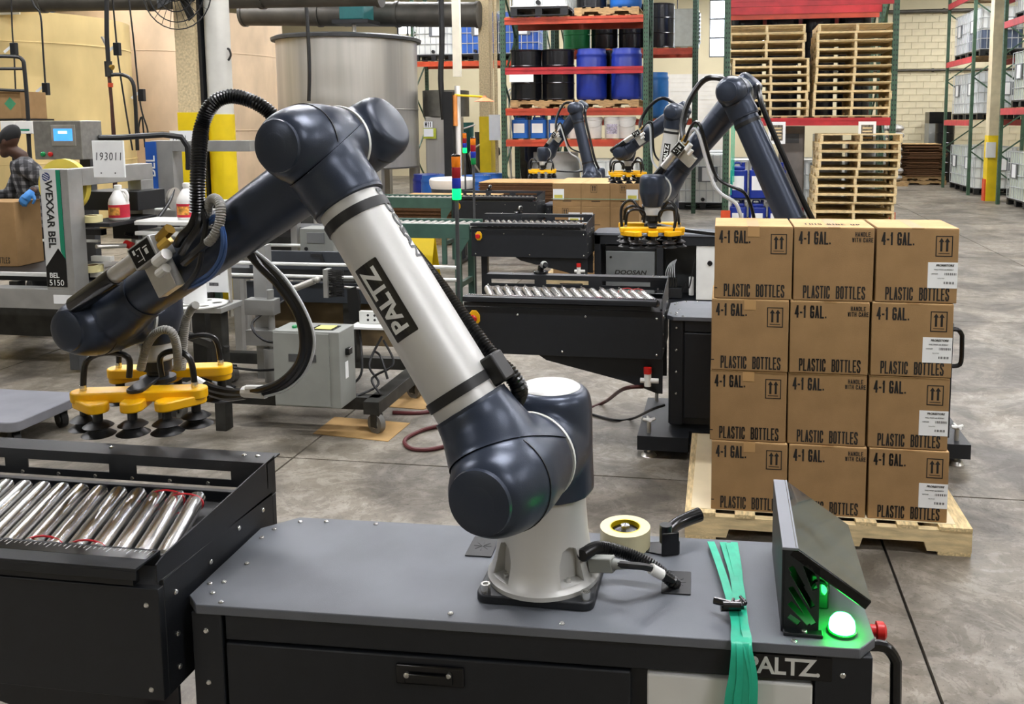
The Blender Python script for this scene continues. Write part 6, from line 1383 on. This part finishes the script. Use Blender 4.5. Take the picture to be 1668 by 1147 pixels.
cord('black pendant cord with switch hanging before the yellowed tank', [(35, -40), (55, 8), (66, 25), (70, 80), (74, 140)], 9.2, .01, (75, 145)); cord('thin cord with inline connector at the far left', [(17, -40), (20, 50), (23, 90), (27, 190)], 9.0, .008, (23, 80)); cord('cord with twin connectors beside the drop pipe', [(180, -40), (188, 50), (193, 100), (205, 180), (216, 245)], 9.1, .009, (191, 80)); cord('looped cord with white connector near the cream tank', [(205, -40), (217, 60), (226, 150), (232, 185), (240, 210), (240, 225), (226, 215), (231, 190), (236, 240)], 9.3, .009, (231, 155)); cord('thin pipe cord hanging before the stainless tank', [(496, -40), (502, 60), (504, 120), (503, 165)], 14, .03)
# cage fan
fn = thing('wall_fan', 'black cage fan at the top beside the column', 'fan', tuple(at(288, -14, 8.25)))
for r in (.1, .2, .3, .37): MB().tube([(r*math.cos(2*PI*k/28), -.05*(1-r/.4), r*math.sin(2*PI*k/28)) for k in range(29)], .006, 6).build('guard_ring', M_black, fn)
for k in range(24): a = 2*PI*k/24; MB().cyl((.03*math.cos(a), -.06, .03*math.sin(a)), (.36*math.cos(a), 0, .36*math.sin(a)), .003, n=5).build('guard_wire', M_black, fn)
for k in range(4): a = PI/2*k+.4; MB().cbox((.16*math.cos(a), .06, .16*math.sin(a)), (.24, .008, .13), Matrix.Rotation(-a, 3, 'Y') @ Matrix.Rotation(.5, 3, 'X')).build('blade', M_black, fn, False)
MB().cyl((0, .02, 0), (0, .22, 0), .08, n=16).build('motor', M_black, fn); MB().cyl((0, .2, 0), (.0, .2, 6.6-fn.location.z), .025, n=8).build('drop_rod', M_black, fn)
# steel process cabinets, posts and clutter between the tank and the drum rack
st = thing('process_tank', 'stainless process vessel with white lettered plate right of the tank', 'tank', tuple(at(715, 280, 16.5))); st.location.z = 0
a = at(692, 190, 16.5); b = at(735, 285, 16.5); wb(st).box(a.x, b.x, 16.5, 17.4, .2, a.z).build('vessel', M_tks, st, False, .02); wb(st).cyl((a.x+.3, 16.9, a.z), (a.x+.3, 16.9, a.z+.5), .45, n=28).build('hopper', mat('dull_steel', '#6b6962', .4, .7, .1), st)
a = at(690, 198, 16.45); b = at(704, 208, 16.45); o = wb(st).box(a.x, b.x, 16.46, 16.47, b.z, a.z).build('plate', M_label, st, False); link('lettering', stroke_text('M11', 0, 0, .095, .042, .014, .012), st, loc=((a.x+b.x)/2-st.location.x, 16.458-st.location.y, (a.z+b.z)/2))
a = at(689, 209, 16.45); b = at(710, 226, 16.45); wb(st).box(a.x, b.x, 16.46, 16.475, b.z, a.z).build('notice_frame', mat('notice_lime', '#b9c23a', .5, 0, .05), st, False); wb(st).box(a.x+.01, b.x-.05, 16.45, 16.46, b.z+.04, a.z-.01).build('notice', M_label, st, False)
for x in (-.25, .25): MB().box(x-.05, x+.05, .3, .4, 0, .25).build('leg', M_steel, st, False)
def vpost(label, u, v0, v1, y, w, m, cat='post', extra=None):
    a, b = at(u, v0, y), at(u, v1, y); t = thing('post', label, cat, (a.x, y, 0)); t.name = cat.replace(' ', '_')+'_post'
    MB().box(-w/2, w/2, -w/2, w/2, max(0, b.z), a.z).build('shaft', m, t, False); return t
bp_ = vpost('tall black steel post right of the stainless tank', 731, 150, 420, 14.95, .16, M_black, 'steel'); MB().tube([(-.1, 0, 1.9), (-.14, 0, 2.6), (-.1, 0, 3.4), (-.12, 0, 5.5)], .05, 8, 4).build('black_hose', M_rubber, bp_)
lp = thing('fluorescent_pole', 'white and yellow vertical tube pole beside the black post', 'pole', tuple(at(748, 280, 15.0))); lp.location.z = 0
a, b = at(741, -20, 15.0), at(744, 125, 15.0); wb(lp).box(a.x-.06, a.x+.07, 14.98, 15.08, b.z, a.z+1.5).build('white_tube', mat('tube_ivory', '#e9e3cf', .5, 0, .03), lp, False); a, b = at(746, 140, 15.0), at(748, 290, 15.0); wb(lp).cyl((b.x, 15.0, 0), (b.x, 15.0, a.z), .05, n=12).build('lower_pipe', M_wplas, lp); c = at(742, 155, 15.0); d = at(742, 205, 15.0); wb(lp).cyl((c.x, 14.95, d.z), (c.x, 14.95, c.z), .045, n=12).build('orange_sleeve', mat('sleeve_orange', '#e0924a', .5, 0, .06), lp); e = at(790, 158, 15.0); wb(lp).cyl((c.x, 14.95, c.z), (e.x, 14.95, e.z), .02, n=10).build('yellow_arm', M_yelp, lp); wb(lp).lathe([(.03, 0), (.04, .03), (.18, .1), (.17, .1)], (e.x, 14.95, e.z+.02), (0, 0, -1), 20).build('orange_shower_head', mat('shower_orange', '#e08a5a', .5, 0, .05), lp)
rk4 = rack('orange beamed rack with blue drums behind the stainless tank', -7.7, -4.35, 21.5, 1.07, 5.0, ((3.35, M_orange, True),), guard=False)
for k in range(13): wb(rk4).box(-7.5+k*.235-.045, -7.5+k*.235+.045, 21.5, 22.57, 3.35, 3.368).build('deck_slat', M_woodo, rk4, False)
ibc('blue filled caged tote on the orange rack behind the tank', (-6.08, 22.1, 3.37), 0., '#2a63c0'); ibc('white caged tote on the orange rack behind the tank', (-7.16, 22.1, 3.37), 0.); ibc('second blue caged tote on the orange rack behind the tank', (-5.0, 22.1, 3.37), 0., '#2257b8')
for k, (u, v, y, m, lb, kd) in enumerate(((775, 300, 15.6, M_dblue2, 'open blue drum on the floor left of the drum rack', 'plastic'), (795, 295, 16.2, M_dblue2, 'blue drum tucked beside the drum rack post', 'plastic'), (712, 300, 15.6, M_dblue2, 'blue drum with coiled hose before the process vessel', 'plastic'), (698, 300, 15.9, M_dblue, 'dark blue drum beside the stainless tank leg', 'plastic'))):
    p = at(u, v, y); drum(lb, (p.x, y, 0), m, .9, .29, kd, 'floor drums by the tanks')
p = at(737, 310, 14.4); t = thing('lined_bin', 'grey bin with white liner bag behind the stack light', 'bin', (p.x, 14.4, 0)); MB().lathe([(.3, 0), (.36, .85), (.33, .85), (.3, .3)], n=26).build('bin', M_dgrey, t); MB().lathe([(.33, .7), (.38, .82), (.385, .9), (.36, .93), (.3, .88)], n=26).build('liner', M_wplas, t)
for k, (x, y, z, s, c, lb) in enumerate(((-5.0, 18.4, 1.2, (.5, .4, .9), '#39403c', 'dark machine block left of the tan column'), (-4.3, 18.95, 2.3, (.3, .3, .8), '#1c1d1f', 'black motor housing above the dark machine block'), (-5.6, 18.9, 1.5, (.35, .4, .7), '#2f6b66', 'teal pump behind the orange sleeve pole'))):
    t = thing('process_machine', lb, 'machine', (x, y, 0)); MB().box(-s[0]/2, s[0]/2, -s[1]/2, s[1]/2, 0, z-s[2]/2).build('stand', M_mach, t, False); MB().cyl((0, 0, z-s[2]/2), (0, 0, z+s[2]/2), s[0]*.5, n=16).build('housing', mat('mach_'+c.strip('#'), c, .4, .3, .1), t)
    for q in range(4): MB().tube([(random.uniform(-.3, .3), -.25, z+.3), (random.uniform(-.4, .4), -.3, z), (random.uniform(-.3, .3), -.2, .6), (random.uniform(-.3, .3), -.2, .2)], .02, 6, 4).build('pipe_run', random.choice((M_steel, M_rubber, M_wplas)), t)
# folded cardboard pile and clutter behind the forearm
flat_stack('dark brown pile of flat cartons beside the yellow sleeve', -6.15, 12.3, 0, .55, .5, 58, .026, 'flattened cartons by the column', .015)
ml = thing('packing_line', 'steel packing line with posts and rails behind the forearm', 'machine', (-4.3, 7.2, 0))
for x in (-4.75, -4.2, -3.7, -3.2): B(ml, 'post', M_alu, x-.03, x+.03, 7.2, 7.28, 0, 1.25 if x != -3.7 else 1.32)
for z in (1.18, 1.1, .8): wb(ml).cyl((-5.0, 7.18, z), (-3.0, 7.18, z), .014, n=8).build('rail', M_white, ml)
B(ml, 'bed', M_dgrey, -5.0, -3.0, 7.25, 7.55, .86, .95); B(ml, 'motor_box', M_black, -4.1, -3.75, 7.1, 7.3, .96, 1.12)
for x in (-4.0, -3.45, -3.3): wb(ml).cyl((x, 7.15, 1.0), (x, 7.15, 1.3), .035, n=14).build('adjuster_column', M_steel, ml)
hc2 = thing('hand_cart', 'black tubular hand cart holding a carton with green diamond mark', 'cart', tuple(at(15, 200, 8.6))); hc2.location.z = 0
p0 = hc2.location
q = lambda u, v, y: at(u, v, y)-Vector((p0.x, p0.y, 0))
MB().tube([q(-40, 92, 8.6), q(20, 92, 8.6), q(36, 97, 8.6), q(40, 115, 8.6), q(46, 195, 8.6), q(50, 330, 8.6)], .02, 8, 4).build('frame_tube', M_black, hc2); MB().tube([q(-40, 112, 8.6), q(38, 112, 8.6)], .016, 8).build('cross_bar', M_black, hc2); MB().tube([q(-40, 145, 8.6), q(42, 148, 8.6)], .016, 8).build('cross_bar', M_black, hc2); MB().tube([q(-38, 92, 8.6), q(-36, 330, 8.6)], .02, 8).build('frame_tube', M_black, hc2)
for u in (-30, 45): k = q(u, 400, 8.6); MB().lathe([(.03, -.02), (.09, -.02), (.09, .02), (.03, .02)], (k.x, .05, .09), (1, 0, 0), 18).build('wheel', M_rubber, hc2); MB().cyl((k.x, .05, .09), (k.x, 0, q(u, 300, 8.6).z), .018, n=8).build('wheel_leg', M_black, hc2)
MB().box(q(-40, 300, 8.6).x, q(48, 300, 8.6).x, .0, .5, .3, .33).build('shelf', M_black, hc2, False)
ca = thing('carton', 'brown carton with green diamond label on the hand cart', 'carton', (p0.x-.05, p0.y+.22, 1.93)); a, b = q(-5, 148, 8.65), q(38, 192, 8.65)
k0 = wb(hc2); MB().box(a.x-.1, b.x+.05, -.02, .44, b.z-.03, b.z-.01).build('upper_shelf', M_black, hc2, False)
ca.location = (p0.x, p0.y, b.z-.009); MB().box(a.x, b.x, .03, .4, 0, a.z-b.z).build('body', M_card, ca, False, .004); MB().cbox(((a.x+b.x)/2+.02, .028, (a.z-b.z)*.55), (.10, .002, .10), Matrix.Rotation(PI/4, 3, 'Y')).build('diamond_mark', mat('diamond_green', '#3f8a63', .5, 0, .1), ca, False)
for k, u in enumerate((14, 40)):
    p = at(u, 218, 8.2); t = thing('scanner_box', ('white green-striped box on a post behind the worker', 'white green-striped box on a post beside the control panel')[k], 'box', (p.x, 8.2, 0), 0, 'white boxes on posts'); MB().box(-.09, .09, 0, .1, p.z, at(u, 197, 8.2).z).build('case', M_wplas, t, False, .006); MB().box(-.06, .06, -.002, 0, p.z+.03, p.z+.05).build('stripe', mat('stripe_green', '#0f7a5c', .4, 0, .03), t, False); MB().cyl((0, .05, 0), (0, .05, p.z), .02, n=8).build('stand', M_black, t)

fs = thing('bag_stand_in', 'yellow plastic bag under the green conveyor, shaped as two folded panels', 'floor sign', tuple(at(688, 362, 9.4))); fs.location.z = 0  # two hinged panels standing in for a yellow plastic bag
for s_ in (-1, 1): MB().cbox((0, s_*.11, .31), (.28, .012, .64), Matrix.Rotation(s_*.33, 3, 'X')).build('folded_panel', M_yelp, fs, False, .004)
MB().cyl((-.1, 0, .60), (.1, 0, .60), .02, n=10).build('hinge', M_yelp, fs)

a, b = at(648, 40, WY-.05), at(742, 53, WY-.05); w2 = struct(MB().box(a.x, b.x, WY-.04, WY-.02, b.z, a.z).build('window_2', MATS['window_glass'], None, False))
for k in range(7): x = a.x+(b.x-a.x)*k/6; MB().box(x-.03, x+.03, WY-.06, WY-.02, b.z-.05, a.z+.05).build('muntin', M_dgrey, w2, False)
a, b = at(664, 60, WY-.05), at(700, 82, WY-.05); w3 = struct(MB().box(a.x, b.x, WY-.04, WY-.02, b.z, a.z).build('window_3', MATS['window_glass'], None, False))
for k in range(3): x = a.x+(b.x-a.x)*k/2; MB().box(x-.03, x+.03, WY-.06, WY-.02, b.z-.05, a.z+.05).build('muntin', M_dgrey, w3, False)
